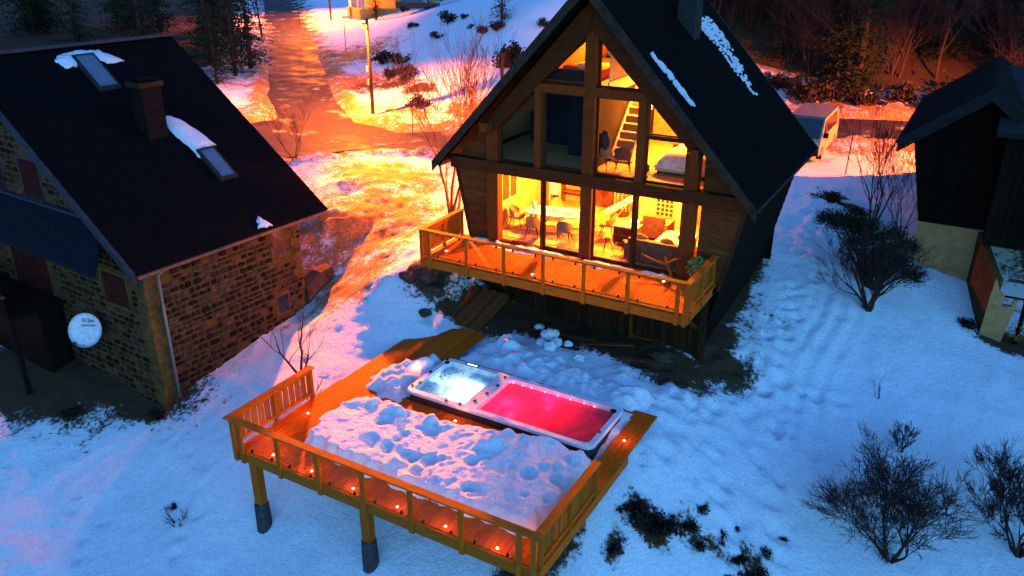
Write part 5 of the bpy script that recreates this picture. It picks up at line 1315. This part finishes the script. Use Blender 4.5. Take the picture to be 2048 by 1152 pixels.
# ================================================================== van
def van(loc):
    x0, y0, z0 = loc
    t = thing('parked_van', 'white van parked behind the chalet on the snowy drive', 'van', loc)
    # side profile (y from the nose at 0 to the tail at 4.9), z above ground
    lower = [(0, .35), (4.88, .35), (4.92, .9), (4.86, 1.15), (.18, 1.08), (-.02, .8)]
    hw = .95
    body = MB().prism([(x0 - hw, y0 + y, z0 + z) for y, z in lower], (2 * hw, 0, 0)).build('body', VANP, t)
    # greenhouse lofted in to the roof
    A = [(.20, 1.07), (4.86, 1.14)]; B = [(1.45, 1.90), (4.72, 1.93)]
    ti = .13
    cab = MB().add([(x0 - hw, y0 + A[0][0], z0 + A[0][1]), (x0 + hw, y0 + A[0][0], z0 + A[0][1]), (x0 + hw, y0 + A[1][0], z0 + A[1][1]), (x0 - hw, y0 + A[1][0], z0 + A[1][1]),
                    (x0 - hw + ti, y0 + B[0][0], z0 + B[0][1]), (x0 + hw - ti, y0 + B[0][0], z0 + B[0][1]), (x0 + hw - ti, y0 + B[1][0], z0 + B[1][1]), (x0 - hw + ti, y0 + B[1][0], z0 + B[1][1])],
                   [(0, 1, 5, 4), (1, 2, 6, 5), (2, 3, 7, 6), (3, 0, 4, 7)]).build('cabin', VANP, t)
    MB().prism([(x0 - hw + ti - .02, y0 + 1.40, z0 + 1.90), (x0 + hw - ti + .02, y0 + 1.40, z0 + 1.90), (x0 + hw - ti + .02, y0 + 4.76, z0 + 1.93), (x0 - hw + ti - .02, y0 + 4.76, z0 + 1.93)], (0, 0, .06)).build('roof', VANROOF, t)
    def on_side(sg, pts):   # quads on the tumblehome side, slightly proud
        out = []
        for y, z in pts:
            k = (z - 1.1) / .8; out.append((x0 + sg * (hw - ti * k + .012), y0 + y, z0 + z))
        return out
    for sg in (-1, 1):
        for pts in ([(.75, 1.17), (1.50, 1.17), (1.55, 1.78), (1.35, 1.72)], [(1.68, 1.18), (3.0, 1.19), (2.98, 1.80), (1.70, 1.79)], [(3.12, 1.19), (4.55, 1.20), (4.48, 1.80), (3.12, 1.80)]):
            p = on_side(sg, pts); MB().prism(p, (sg * .006, 0, 0)).build('side_window', DGLASS, t)
        MB().box(min(x0 + sg * hw, x0 + sg * (hw + .22)), max(x0 + sg * hw, x0 + sg * (hw + .22)), y0 + .68, y0 + .80, z0 + 1.12, z0 + 1.36).build('mirror', BLACKM, t)
        MB().box(x0 + sg * (hw + .004) - .004, x0 + sg * (hw + .004) + .004, y0 + 1.62, y0 + 1.63, z0 + .45, z0 + 1.1).build('door_gap', BLACKM, t)
        MB().box(x0 + sg * (hw + .01) - .012, x0 + sg * (hw + .01) + .012, y0 + 1.3, y0 + 1.5, z0 + .92, z0 + .96).build('door_handle', BLACKM, t)
        for wy in (.95, 4.05):
            w = MB()
            for k in range(1): pass
            n = 16; c = Vector((x0 + sg * (hw - .10), y0 + wy, z0 + .33))
            for dx, r_ in ((-.11, .30), (-.08, .33), (.08, .33), (.115, .29), (.115, .20), (.09, .18)):
                for j in range(n): a = 2 * PI * j / n; w.v.append((c.x + sg * dx, c.y + r_ * math.cos(a), c.z + r_ * math.sin(a)))
            for k in range(5):
                for j in range(n): w.f.append((k * n + j, k * n + (j + 1) % n, (k + 1) * n + (j + 1) % n, (k + 1) * n + j))
            wo = w.build('wheel', TYRE, t, True)
            rm = MB(); rm.v = [(c.x + sg * .117, c.y + .2 * math.cos(2 * PI * j / n), c.z + .2 * math.sin(2 * PI * j / n)) for j in range(n)]; rm.f = [tuple(range(n))]
            rm.build('rim', STEELG, wo)
            MB().box(min(x0 + sg * (hw - .02), x0 + sg * (hw + .006)), max(x0 + sg * (hw - .02), x0 + sg * (hw + .006)), y0 + wy - .40, y0 + wy + .40, z0 + .34, z0 + .74).build('wheel_arch', BLACKM, t) if False else None
        MB().box(min(x0 + sg * .5, x0 + sg * .85), max(x0 + sg * .5, x0 + sg * .85), y0 - .03, y0 + .08, z0 + .78, z0 + .98).build('headlight', STEELG, t)
    MB().add([(x0 - hw + .1, y0 + .27, z0 + 1.13), (x0 + hw - .1, y0 + .27, z0 + 1.13), (x0 + hw - ti - .06, y0 + 1.35, z0 + 1.86), (x0 - hw + ti + .06, y0 + 1.35, z0 + 1.86)], [(0, 1, 2, 3)]).build('windscreen', DGLASS, t)
    for o in t.children:
        if o.name.startswith('windscreen'): o.location.z += .012; o.location.y -= .01
    MB().box(x0 - hw + .02, x0 + hw - .02, y0 - .08, y0 + .0, z0 + .36, z0 + .62).build('bumper', BLACKM, t)
van((-7.30, 40.3, ground(-7.3, 42.5) + .01))

# ================================================================== poles, lamps, signs
def street_lamp(loc, h, arm, label, power, tilt=(0, 0), cone=150):
    x, y, z = loc
    t = thing('street_lamp', label, 'street lamp', loc)
    MB().tube([(x, y, z - .3), (x, y, z + h * .5), (x, y, z + h)], [.12, .10, .085], 10).build('pole', POLEW, t, True)
    ax, ay = arm
    MB().tube([(x, y, z + h - .12), (x + ax * .6, y + ay * .6, z + h + .10), (x + ax, y + ay, z + h + .12)], .03, 7).build('arm', STEELG, t, True)
    L = math.hypot(ax, ay); ux, uy = ax / L, ay / L
    hd = MB().bar((x + ax - ux * .1, y + ay - uy * .1, z + h + .13), (x + ax + ux * .5, y + ay + uy * .5, z + h + .15), .24, .12).build('lamp_head', STEELG, t)
    lx, ly, lz = x + ax + ux * .25, y + ay + uy * .25, z + h + .055
    MB().blob((lx, ly, lz), (.14, .09, .05), 0, 0, 1).build('lamp_glass', EM('sodium_glass', SODIUM, 40), hd, True)
    aim = Vector((math.sin(R(tilt[0])) * math.cos(R(tilt[1])), math.sin(R(tilt[0])) * math.sin(R(tilt[1])), -math.cos(R(tilt[0]))))
    plight('street_lamp_light', (lx, ly, lz - .16), SODIUM, power, .05, cone, aim.to_track_quat('-Z', 'Y').to_euler(), .25)
    return t
g = ground(-33.3, 40.1)
pole1 = street_lamp((-33.3, 40.1, g), 7.35 - g, (-.50, -.85), 'wooden pole street lamp at the road junction lighting the snow bank', 54000, (6, -48), 160)
fl = MB().bar((-33.42, 39.98, 7.0), (-33.2, 39.7, 6.93), .34, .22).build('added_flood_lamp', STEELG, pole1)  # unseen flood lamp, added to throw warm light on the terrace and slope
MB().bar((-33.19, 39.69, 6.93), (-33.18, 39.68, 6.927), .30, .18).build('added_flood_glass', EM('sodium_glass', SODIUM, 40), fl)
_aim = Vector((-11.5, 14.5, 1.2)) - Vector((-33.1, 39.6, 6.9))
plight('added_flood_light', (-33.1, 39.6, 6.9), SODIUM, 380000, .4, 40, _aim.to_track_quat('-Z', 'Y').to_euler(), 1.0)
for z_, nm in ((g + 2.6, 'junction_box'), (g + 1.8, 'cable_box')): MB().box(-33.52, -33.36, 40.0, 40.2, z_, z_ + .35).build(nm, STEELG, pole1)
g = ground(-65.5, 72.7); street_lamp((-65.5, 72.7, g), 6.4, (-.9, -.2), 'far street lamp pole beside the lit veranda building', 60000, (10, -60), 150)
g = ground(5.5, 47); street_lamp((5.5, 47, g), 4.6, (-.9, .1), 'assumed street lamp behind the dark chalet roof lighting the drive', 75000, (15, 170), 164)  # assumed lamp, unseen behind the roof, added to light van and drive
g = ground(-28.3, 47.7); t = thing('utility_pole', 'short wooden utility pole in front of the small pine', 'pole', (-28.3, 47.7, g))
MB().tube([(-28.3, 47.7, g - .3), (-28.3, 47.7, 4.85)], [.13, .11], 10).build('shaft', POLEW, t, True); MB().box(-28.3, -27.95, 47.5, 47.6, 4.62, 4.8).build('bracket', POLEW, t)
g = ground(-26.8, 41.6); t = thing('road_sign', 'yellow road sign plate on a red post behind the bare birch', 'sign', (-26.8, 41.6, g))
MB().tube([(-26.8, 41.6, g - .2), (-26.8, 41.6, 3.62)], .045, 8).build('post', REDP, t); MB().box(-27.05, -26.55, 41.52, 41.56, 3.15, 3.55).build('plate', YELP, t)
MB().box(-26.82, -26.78, 41.505, 41.52, 3.17, 3.53).build('stripe', POLEW, t); MB().box(-27.0, -26.6, 41.505, 41.52, 3.30, 3.33).build('stripe', POLEW, t)
MB().blob((-26.8, 41.6, 3.66), (.06, .06, .06), 0, 0, 1).build('cap', REDP, t)
for (x, y, h, m_, lab) in ((-4.98, 40.1, 2.0, REDP, 'thin red snow stake beside the drive near the van'), (-49.6, 56.6, 2.6, POLEW, 'thin dark snow stake on the bank beside the uphill road'), (-28.3, 37.5, 1.6, POLEW, 'thin wooden snow stake at the junction corner'), (-66.8, 69.0, 2.0, POLEW, 'thin snow stake far up the road')):
    gz = ground(x, y); o = MB().tube([(x, y, gz - .2), (x + .05, y, gz + h)], .03, 6).build('snow_stake', m_, None); tag(o, lab, 'stake', 'snow stakes')
# lit veranda building and parked cars far up the road
vb = thing('veranda_building', 'orange lit veranda building with square columns up the road', 'building', (-59, 77, 3.4))
MB().prism([(-64.0, 73.8, 2.6), (-60.6, 71.9, 2.6), (-57.5, 76.5, 2.6), (-61.0, 78.5, 2.6)], (0, 0, 2.0)).build('podium', OCHRE, vb)
MB().prism([(-63.6, 75.6, 4.61), (-58.6, 77.2, 4.61), (-55, 84, 4.61), (-62, 84, 4.61)], (0, 0, 3.6)).build('wall', OCHRE, vb)
for k in range(4):
    x, y = -63.7 + k * .98, 73.85 - k * .52; MB().box(x, x + .32, y, y + .32, 4.62, 8.0).build('column', M('white_column', (.72, .55, .40), .8, .1, 4), vb)
MB().prism([(-64.3, 73.6, 8.0), (-60.4, 71.4, 8.0), (-54, 82, 8.0), (-62, 85, 8.0)], (0, 0, .4)).build('roof', SHINGLE, vb)
def far_car(x, y, rz, label):
    z = ground(x, y); t = thing('parked_car', label, 'car', (x, y, z), 0, 'cars parked by the veranda building')
    c, s_ = math.cos(rz), math.sin(rz)
    def q(a, b, h): return (x + a * c - b * s_, y + a * s_ + b * c, z + h)
    MB().add([q(-2.1, -.85, .35), q(2.1, -.85, .35), q(2.1, .85, .35), q(-2.1, .85, .35), q(-2.15, -.88, .95), q(2.15, -.88, .85), q(2.15, .88, .85), q(-2.15, .88, .95)], [(0, 3, 2, 1), (4, 5, 6, 7), (0, 1, 5, 4), (1, 2, 6, 5), (2, 3, 7, 6), (3, 0, 4, 7)]).build('body', CARP, t)
    MB().add([q(-1.7, -.82, .92), q(1.1, -.82, .90), q(1.1, .82, .90), q(-1.7, .82, .92), q(-1.3, -.66, 1.5), q(.3, -.66, 1.5), q(.3, .66, 1.5), q(-1.3, .66, 1.5)], [(4, 5, 6, 7), (0, 1, 5, 4), (1, 2, 6, 5), (2, 3, 7, 6), (3, 0, 4, 7)]).build('cabin', DGLASS, t)
    for a, b in ((-1.35, -.8), (1.35, -.8), (-1.35, .8), (1.35, .8)): MB().tube([q(a, b - .1, .32), q(a, b + .1, .32)], .32, 12).build('wheel', TYRE, t)
far_car(-52.5, 71.5, R(20), 'dark car half hidden by the conifer near the veranda building'); far_car(-48.0, 72.0, R(10), 'dark parked car on the crest of the snowy hill'); far_car(-43.0, 73.0, R(-5), 'dark parked car farthest along the hill crest')

# ================================================================== trees and shrubs
def grow(mt, mw, p, d, L, r, depth, rg, up=.25, spread=.6, nb=3, sag=0.0):
    p = Vector(p); d = Vector(d).normalized(); pts = [p.copy()]; rad = [r]; n = 4
    q = p.copy()
    for i in range(n):
        d = (d + Vector((rg.gauss(0, .13), rg.gauss(0, .13), up * .25 - sag)) ).normalized()
        q = q + d * (L / n); pts.append(q.copy()); rad.append(max(r * (1 - .55 * (i + 1) / n), .006))
    (mt if r > .03 else mw).tube(pts, rad, 6 if r > .05 else (4 if r > .02 else 3), False)
    if depth <= 0: return
    for k in range(nb):
        t = rg.uniform(.35, 1.0); i = min(int(t * n), n - 1); b = pts[i].lerp(pts[i + 1], t * n - i)
        ax = Vector((rg.gauss(0, 1), rg.gauss(0, 1), rg.gauss(0, .4))).normalized()
        nd = (d + ax * spread * rg.uniform(.6, 1.3)).normalized()
        grow(mt, mw, b, nd, L * rg.uniform(.55, .8), rad[i + 1] * .68, depth - 1, rg, up, spread, nb, sag)
    grow(mt, mw, pts[-1], d, L * .72, rad[-1] * .9, depth - 1, rg, up, spread, nb, sag)

def bare_meshes(seed, stems, H_, r, depth, up=.3, spread=.6, nb=3, lean=.35, bark=BARK, twig=TWIG, sag=0.0):
    rg = random.Random(seed); mt, mw = MB(), MB()
    for k in range(stems):
        a = 2 * PI * k / stems + rg.uniform(-.4, .4); l_ = lean * rg.uniform(.3, 1.2) if stems > 1 else .04
        grow(mt, mw, (.06 * math.cos(a) * (stems > 1), .06 * math.sin(a) * (stems > 1), -.1), (math.cos(a) * l_, math.sin(a) * l_, 1), H_ * rg.uniform(.42, .55), r * rg.uniform(.75, 1.1), depth, rg, up, spread, nb, sag)
    return mt.mesh('trunk', bark, True), mw.mesh('crown', twig)
def plant(name, label, cat, meshes, loc, rz=0, sc=1.0, group=None, names=('trunk', 'crown')):
    t = thing(name, label, cat, loc, rz, group); t.scale = (sc, sc, sc) if not isinstance(sc, tuple) else sc
    for nm, m in zip(names, meshes):
        if len(m.polygons): link(bpy.data.objects.new(nm, m), t)
    return t
def gp(x, y, dz=0): return (x, y, ground(x, y) + dz)

plant('young_birch', 'tall bare multi-stem birch beside the left end of the balcony', 'tree', bare_meshes(3, 4, 5.6, .075, 4, .32, .42, 3, .22, BIRCH, TWIGB), gp(-17.6, 25.7))
plant('bare_sapling', 'bare upswept sapling between stone house and spa terrace', 'tree', bare_meshes(8, 3, 2.5, .045, 2, .30, .55, 3, .55, BARK, TWIGB), gp(-16.9, 15.95))
plant('bare_sapling', 'bare twiggy sapling behind the stone house roof edge', 'tree', bare_meshes(12, 3, 2.7, .04, 3, .25, .5, 3, .4, BIRCH, TWIGB), gp(-29.2, 28.9))
plant('bare_shrub', 'bare dark stemmed tree on the snow in front of the spreading conifer', 'shrub', bare_meshes(15, 7, 2.3, .075, 4, .15, .6, 3, .6), gp(-2.1, 28.85))
plant('bare_shrub', 'tall bare shrub rising behind the spreading conifer beside the drive', 'shrub', bare_meshes(21, 6, 3.7, .05, 4, .3, .45, 2, .3), gp(-3.0, 35.4))
plant('bare_shrub', 'bare shrub close to the dark chalet corner', 'shrub', bare_meshes(23, 4, 2.9, .04, 4, .3, .5, 2, .35), gp(-1.9, 34.9))
plant('spreading_shrub', 'large spreading leafless shrub in the bottom right snow', 'shrub', bare_meshes(31, 5, 2.6, .065, 5, .12, .85, 3, 1.2), gp(.25, 19.4), R(40), (.98, .98, .86))
plant('spreading_shrub', 'leafless shrub cut by the right edge of the picture', 'shrub', bare_meshes(37, 7, 2.9, .06, 5, .22, .65, 3, .6), gp(3.2, 21.5), R(10), .85)
plant('twig_tuft', 'three thin twigs poking out of smooth snow', 'twigs', bare_meshes(41, 4, .9, .016, 1, .2, .4, 1, .35), gp(-1.03, 24.7))
plant('twig_tuft', 'sparse twig tuft above the large spreading shrub', 'twigs', bare_meshes(43, 5, .95, .022, 3, .15, .55, 3, .5), gp(-.1, 23.1))
plant('twig_tuft', 'dry twig tuft in the snow at the lower left', 'twigs', bare_meshes(45, 4, .5, .02, 2, .05, .6, 3, .9), gp(-17.0, 10.9))
plant('twig_tuft', 'short twigs beside the left terrace rail', 'twigs', bare_meshes(46, 4, .6, .015, 2, .05, .6, 2, .8), gp(-15.4, 14.9))

def needle_mesh(seed, H_, Rb, dens=1.0, z0=.1, taper=1.0, droop=.18, rough_=.25):
    rg = random.Random(seed); mb = MB(); tr = MB()
    tr.tube([(0, 0, -.3), (.03, 0, H_ * .5), (0, 0, H_ * .97)], [.035 * H_ ** .8, .022 * H_ ** .8, .008], 7)
    nb = int(46 * dens)
    for k in range(nb):
        t = (k + rg.random()) / nb; z = H_ * (z0 + (1 - z0) * t)
        R_ = Rb * (1 - t) ** taper * rg.uniform(.6, 1.15) + .05
        for q in range(3):
            a = rg.uniform(0, 2 * PI); dr = Vector((math.cos(a), math.sin(a), rg.uniform(-.1, .25)))
            tr_ = R_ * rg.uniform(.7, 1.1); steps = max(3, int(tr_ / .16))
            for s_ in range(1, steps + 1):
                f = s_ / steps; p = Vector((0, 0, z)) + dr * (tr_ * f) + Vector((0, 0, -droop * tr_ * f * f))
                for _ in range(3):
                    w = rg.uniform(.10, .22) * (1.1 - .4 * f) * (.6 + .14 * H_ ** .7)
                    u_ = Vector((rg.gauss(0, 1), rg.gauss(0, 1), rg.gauss(0, .5))).normalized(); v_ = (dr * .6 + Vector((rg.gauss(0, .5), rg.gauss(0, .5), rg.gauss(0, .35)))).normalized()
                    c = p + Vector((rg.gauss(0, rough_ * .3), rg.gauss(0, rough_ * .3), rg.gauss(0, rough_ * .25)))
                    mb.add([c - u_ * w * .35, c + v_ * w, c + u_ * w * .35], [(0, 1, 2)])
    return tr.mesh('trunk', BARK, True), mb.mesh('crown', NEEDLE)
def leafy_mesh(seed, rx, ry, rz2, n, mat, size=.10, clumps=9):
    rg = random.Random(seed); mb = MB(); st = MB(); cl = []
    for k in range(clumps):
        a = rg.uniform(0, 2 * PI); q = rg.uniform(.1, .9); cl.append((Vector((rx * q * math.cos(a), ry * q * math.sin(a), rz2 * rg.uniform(.15, .85))), rg.uniform(.25, .5)))
        st.tube([(0, 0, -.15), cl[-1][0] * .55, cl[-1][0]], [.03, .02, .008], 4, False)
    for k in range(n):
        c, s_ = rg.choice(cl); p = c + Vector((rg.gauss(0, rx * s_ * .6), rg.gauss(0, ry * s_ * .6), rg.gauss(0, rz2 * s_ * .45)))
        if p.z < -.05: p.z = abs(p.z) * .3
        u_ = Vector((rg.gauss(0, 1), rg.gauss(0, 1), rg.gauss(0, 1))).normalized() * size * rg.uniform(.6, 1.3); v_ = u_.cross(Vector((rg.gauss(0, 1), rg.gauss(0, 1), rg.gauss(0, 1)))).normalized() * size * .55
        mb.add([p - u_, p + v_, p + u_, p - v_], [(0, 1, 2, 3)])
    return st.mesh('stem', BARK), mb.mesh('foliage', mat)
def clump_conifer(seed, base, centres, rad, n):
    rg = random.Random(seed); st, mb = MB(), MB(); base = Vector(base)
    for k, c in enumerate(centres):
        c = Vector(c) - base; c.y += rg.uniform(-.5, .5)
        st.tube([(0, 0, -.15), c * .5 + Vector((0, 0, .1)), c], [.06, .04, .012], 5, False)
        for q in range(n):
            d = Vector((rg.gauss(0, 1), rg.gauss(0, 1), rg.gauss(0, .55))).normalized() * rad * rg.uniform(.1, 1.0) ** .6 * rg.uniform(.6, 1.25)
            p = c + d; u_ = (d + Vector((rg.gauss(0, .3), rg.gauss(0, .3), .25 + rg.gauss(0, .2)))).normalized() * rg.uniform(.06, .15); v_ = u_.cross(Vector((rg.gauss(0, 1), rg.gauss(0, 1), rg.gauss(0, 1)))).normalized() * .018
            mb.add([p - v_, p + v_, p + u_], [(0, 1, 2)])
    return st.mesh('stem', BARK), mb.mesh('foliage', NEEDLE)
_cb = gp(-2.2, 30.4, -.1)
_cc = [(-4.14, 30.6, 2.3), (-3.68, 30.6, 2.18), (-3.42, 30.6, 2.5), (-2.99, 30.6, 2.2), (-2.71, 30.6, 2.45), (-2.5, 30.6, 1.81), (-2.01, 30.6, 1.42), (-1.52, 30.6, 1.02), (-0.99, 30.6, 0.84), (-2.37, 30.6, 1.05), (-2.97, 30.6, 1.53), (-1.88, 30.6, 2.0), (-1.38, 30.6, 1.6), (-2.05, 30.6, 0.62)]
plant('spreading_conifer', 'wide dark spreading conifer right of the chalet', 'shrub', clump_conifer(5, _cb, _cc, .50, 1300), _cb, 0, names=('stem', 'foliage'))
plant('hill_pine', 'lone pine standing on the snowy hill top', 'tree', needle_mesh(2, 3.6, 1.15, 1.2, .08, .8), gp(-32.1, 54.1))
plant('small_pine', 'small bushy pine behind the short utility pole', 'tree', leafy_mesh(9, 1.0, .8, 1.5, 1500, NEEDLE, .12, 12), gp(-28.6, 49.3), names=('stem', 'foliage'))
plant('veranda_conifer', 'dark conifer in front of the veranda building', 'tree', needle_mesh(4, 4.6, .9, 1.2, .03, .6), gp(-57.5, 70.8))
hb_ = [leafy_mesh(60 + k, .6, .45, .5, 420, DRYLEAF, .08, 7) for k in range(4)]
hill = [(-39.5, 57.9, 1.6, 'largest dark bush on the snowy hill, left of the lone pine'), (-37.7, 57.7, .7, 'small bush right of the largest hill bush'), (-38.8, 55.3, 1.0, 'rounded bush lowest on the left of the snowy hill'), (-35.6, 55.2, .6, 'tiny bush left of the dark pair below the lone pine'),
        (-33.4, 53.6, 1.0, 'left bush of the dark pair below the lone pine'), (-32.0, 53.4, 1.2, 'right bush of the dark pair below the lone pine'), (-28.1, 53.4, 1.1, 'bush near the chalet roof on the snowy hill'), (-44.8, 59.7, .8, 'dark bush far left on the snowy hill crest'), (-43.7, 59.3, .6, 'tiny bush beside the far left hill bush'),
        (-41.9, 52.3, 1.8, 'dark bush on the bank above the street lamp pole'), (-39.8, 51.5, 1.5, 'second dark bush on the bank above the street lamp pole'), (-36.3, 47.4, 1.7, 'brown bush just behind the street lamp pole'), (-31.2, 42.3, 1.4, 'orange lit bush right of the street lamp shadow'), (-38.6, 48.8, 1.3, 'brown bush on the bare bank left of the street lamp pole')]
for i, (x, y, s_, lab) in enumerate(hill): plant('hill_bush', lab, 'bush', hb_[i % 4], gp(x, y, -.05), i * 1.7, s_, 'bushes on the snowy hill', ('stem', 'foliage'))
gb_ = [leafy_mesh(80 + k, .46, .36, .16, 620, DRYLEAF, .042, 10) for k in range(4)]
gbl = [(-5.5, 15.3, 1.3, 'dark bush mat touching the terrace corner'), (-5.05, 15.6, 1.4, 'dark bush mat second from the terrace corner'), (-4.75, 15.75, 1.2, 'dark bush mat third from the terrace corner'), (-4.4, 16.2, .8, 'narrow dark bush right of the big bush mat'), (-5.5, 14.4, .8, 'small dark bush low beside the terrace wall'),
       (-4.2, 16.9, .6, 'small dark plant highest in the snow right of the mat'), (-3.95, 16.05, .7, 'upright dark plant below the narrow bush'), (-3.55, 16.7, .6, 'dark plant in the middle of the snowy lower slope'), (-3.05, 16.6, .7, 'dark plant left of the lowest big bush'), (-2.55, 17.4, .75, 'dark leafy plant above the lowest big bush'), (-2.6, 16.5, 1.25, 'lowest big dark bush at the bottom edge'), (-3.0, 16.1, .6, 'small plant at the foot of the lowest big bush'), (-3.35, 17.3, .35, 'single dark leaf clump alone on the snow'), (-2.3, 18.3, .35, 'tiny dark clump nearest the spreading shrub')]
for i, (x, y, s_, lab) in enumerate(gbl): plant('dead_bush', lab, 'bush', gb_[i % 4], gp(x, y, -.04), i * 2.1, s_, 'dead bushes showing through the lower snow', ('stem', 'foliage'))
for i, (x, y, s_, lab) in enumerate(((-21.0, 13.5, .9, 'dark bush at the foot of the stone house corner'), (1.1, 31.2, 1.1, 'dark bush at the foot of the cream stair wall'), (-4.9, 36.8, 1.5, 'long dark hedge strip left of the tall bare shrub'), (-3.6, 36.3, 1.2, 'dark hedge strip joining the tall bare shrub'), (-17.6, 11.3, .5, 'small dry bush in the lower left snow'), (-23.6, 12.4, 1.0, 'dark bush between stone house and lower left snow'))):
    plant('dead_bush', lab, 'bush', gb_[i % 4], gp(x, y, -.04), i * 1.3, s_, 'dark bushes beside walls', ('stem', 'foliage'))
# conifers left of the road and the dark wood on the right
CON = [needle_mesh(100 + k, 9.0, 2.3, 1.9, .02, .7) for k in range(3)]
lc = [(-50.3, 46.2, 1.05, 'dark conifer with bare lit trunk beside the uphill road'), (-49.0, 43.4, .8, 'smaller dark conifer nearest the stone house roof'), (-54.0, 45.5, 1.2, 'dark conifer behind the first roadside conifer'), (-47.8, 40.6, .6, 'low conifer at the bend of the road'), (-58.5, 52.0, 1.3, 'tall dark conifer further up the road'), (-64, 56, 1.3, 'tallest dark conifer at the top of the road')]
for i, (x, y, s_, lab) in enumerate(lc): plant('roadside_conifer', lab, 'tree', CON[i % 3], gp(x, y), i * 1.1, s_, 'conifers beside the uphill road')
rg = random.Random(14)
for i in range(22):
    a = i / 21; x = -58 - rg.uniform(0, 34); y = 26 + 26 * a + rg.uniform(-4, 4)
    plant('dark_conifer', 'dark conifer in the unlit wood behind the stone house roof', 'tree', CON[i % 3], gp(x, y), rg.uniform(0, 6), rg.uniform(.9, 1.6), 'wood behind the stone house')
BT = [bare_meshes(200 + k, 1, 10.0, .16, 5, .22, .55, 3, .1, BARK, TWIG) for k in range(3)]
plant('roadside_tree', 'bare deciduous tree arching over the top of the road', 'tree', BT[1], gp(-62.0, 58.8), 1.0, .9)
rg = random.Random(33); n_t = 0
while n_t < 96:
    y = rg.uniform(55.5, 84); x = rg.uniform(-26, 16)
    if x < -13 and y < 60: continue
    lo = 55.2 + max(0, x + 6) * .55
    if y < lo: continue
    k = rg.random()
    if k < .6: plant('wood_conifer', 'dark conifer in the wood above the drive', 'tree', CON[n_t % 3], gp(x, y, -.2), rg.uniform(0, 6), rg.uniform(.75, 1.35), 'dark wood above the drive')
    else: plant('wood_tree', 'bare tree in the dark wood above the drive', 'tree', BT[n_t % 3], gp(x, y, -.2), rg.uniform(0, 6), rg.uniform(.7, 1.1), 'dark wood above the drive')
    n_t += 1
TH = [bare_meshes(300 + k, 5, 4.6, .05, 4, .2, .6, 3, .5, BARK, TWIG) for k in range(3)]
for i in range(44):
    x = rg.uniform(-19, 12); y = 55.6 + max(0, x + 6) * .55 + rg.uniform(0, 13)
    if x < -13: y += 5
    plant('thicket_shrub', 'bare brown thicket shrub in the dark wood above the drive', 'shrub', TH[i % 3], gp(x, y, -.1), rg.uniform(0, 6), rg.uniform(.7, 1.4), 'thicket shrubs above the drive')
for i in range(14):
    x = -12.5 + i * 1.0 + rg.uniform(-.3, .3); y = 54.3 + max(0, x + 6) * .5 + rg.uniform(-.4, 1.2)
    plant('verge_bush', 'brown lit bush along the foot of the dark wood', 'bush', hb_[i % 4], gp(x, y, -.05), rg.uniform(0, 6), rg.uniform(1.3, 2.4), 'bushes at the foot of the wood', ('stem', 'foliage'))

# ================================================================== debris and lumps by the foundation
rg = random.Random(3)
for i, (x, y, s_, lab) in enumerate(((-10.55, 20.75, .30, 'biggest round snow lump on the dark ground below the balcony'), (-10.2, 20.45, .20, 'snow lump second from the left below the balcony'), (-10.65, 20.3, .18, 'snow lump in front of the biggest lump'), (-9.85, 20.6, .15, 'snow lump right of the biggest lump'), (-9.15, 19.95, .17, 'snow lump alone on the bank edge'), (-11.2, 21.2, .16, 'snow lump nearest the foundation boards'), (-10.2, 20.05, .22, 'snow lump at the edge of the lumpy bank'))):
    o = MB().blob((x, y, ground(x, y) + s_ * .5), (s_, s_ * .9, s_ * .75), i, .45, 2, 1.8).build('snow_lump', SNOWP, None, True); tag(o, lab, 'snow lump', 'snow lumps below the balcony')
for i, (a, b, lab) in enumerate((((-11.4, 21.0, .12), (-9.2, 21.3, .12), 'long old board lying below the balcony'), ((-9.6, 20.9, .10), (-8.0, 21.6, .14), 'old board crossing towards the right post'), ((-8.6, 20.6, .08), (-7.2, 20.9, .10), 'short old board near the right foundation corner'), ((-10.9, 20.4, .12), (-9.4, 20.5, .10), 'board half buried between snow lumps'))):
    o = MB().bar(a, b, .16, .04).build('old_board', SCRAP, None); tag(o, lab, 'board', 'old boards below the balcony')
for i, (x, y, s_, lab) in enumerate(((-15.5, 21.0, .5, 'largest dark rock under the left balcony corner'), (-15.9, 20.5, .32, 'dark rock left of the largest balcony corner rock'), (-15.0, 20.6, .36, 'dark rock right of the largest balcony corner rock'), (-15.2, 21.6, .4, 'dark rock behind the largest balcony corner rock'), (-14.8, 19.8, .22, 'small rock beside the terrace walkway'), (-7.1, 21.6, .35, 'dark rock below the right end of the balcony'))):
    o = MB().blob((x, y, ground(x, y) + s_ * .1), (s_ * 1.2, s_, s_ * .6), i * 3.3, .5, 2, 1.6).build('rock', ROCK, None, False); tag(o, lab, 'rock', 'rocks around the chalet foot')
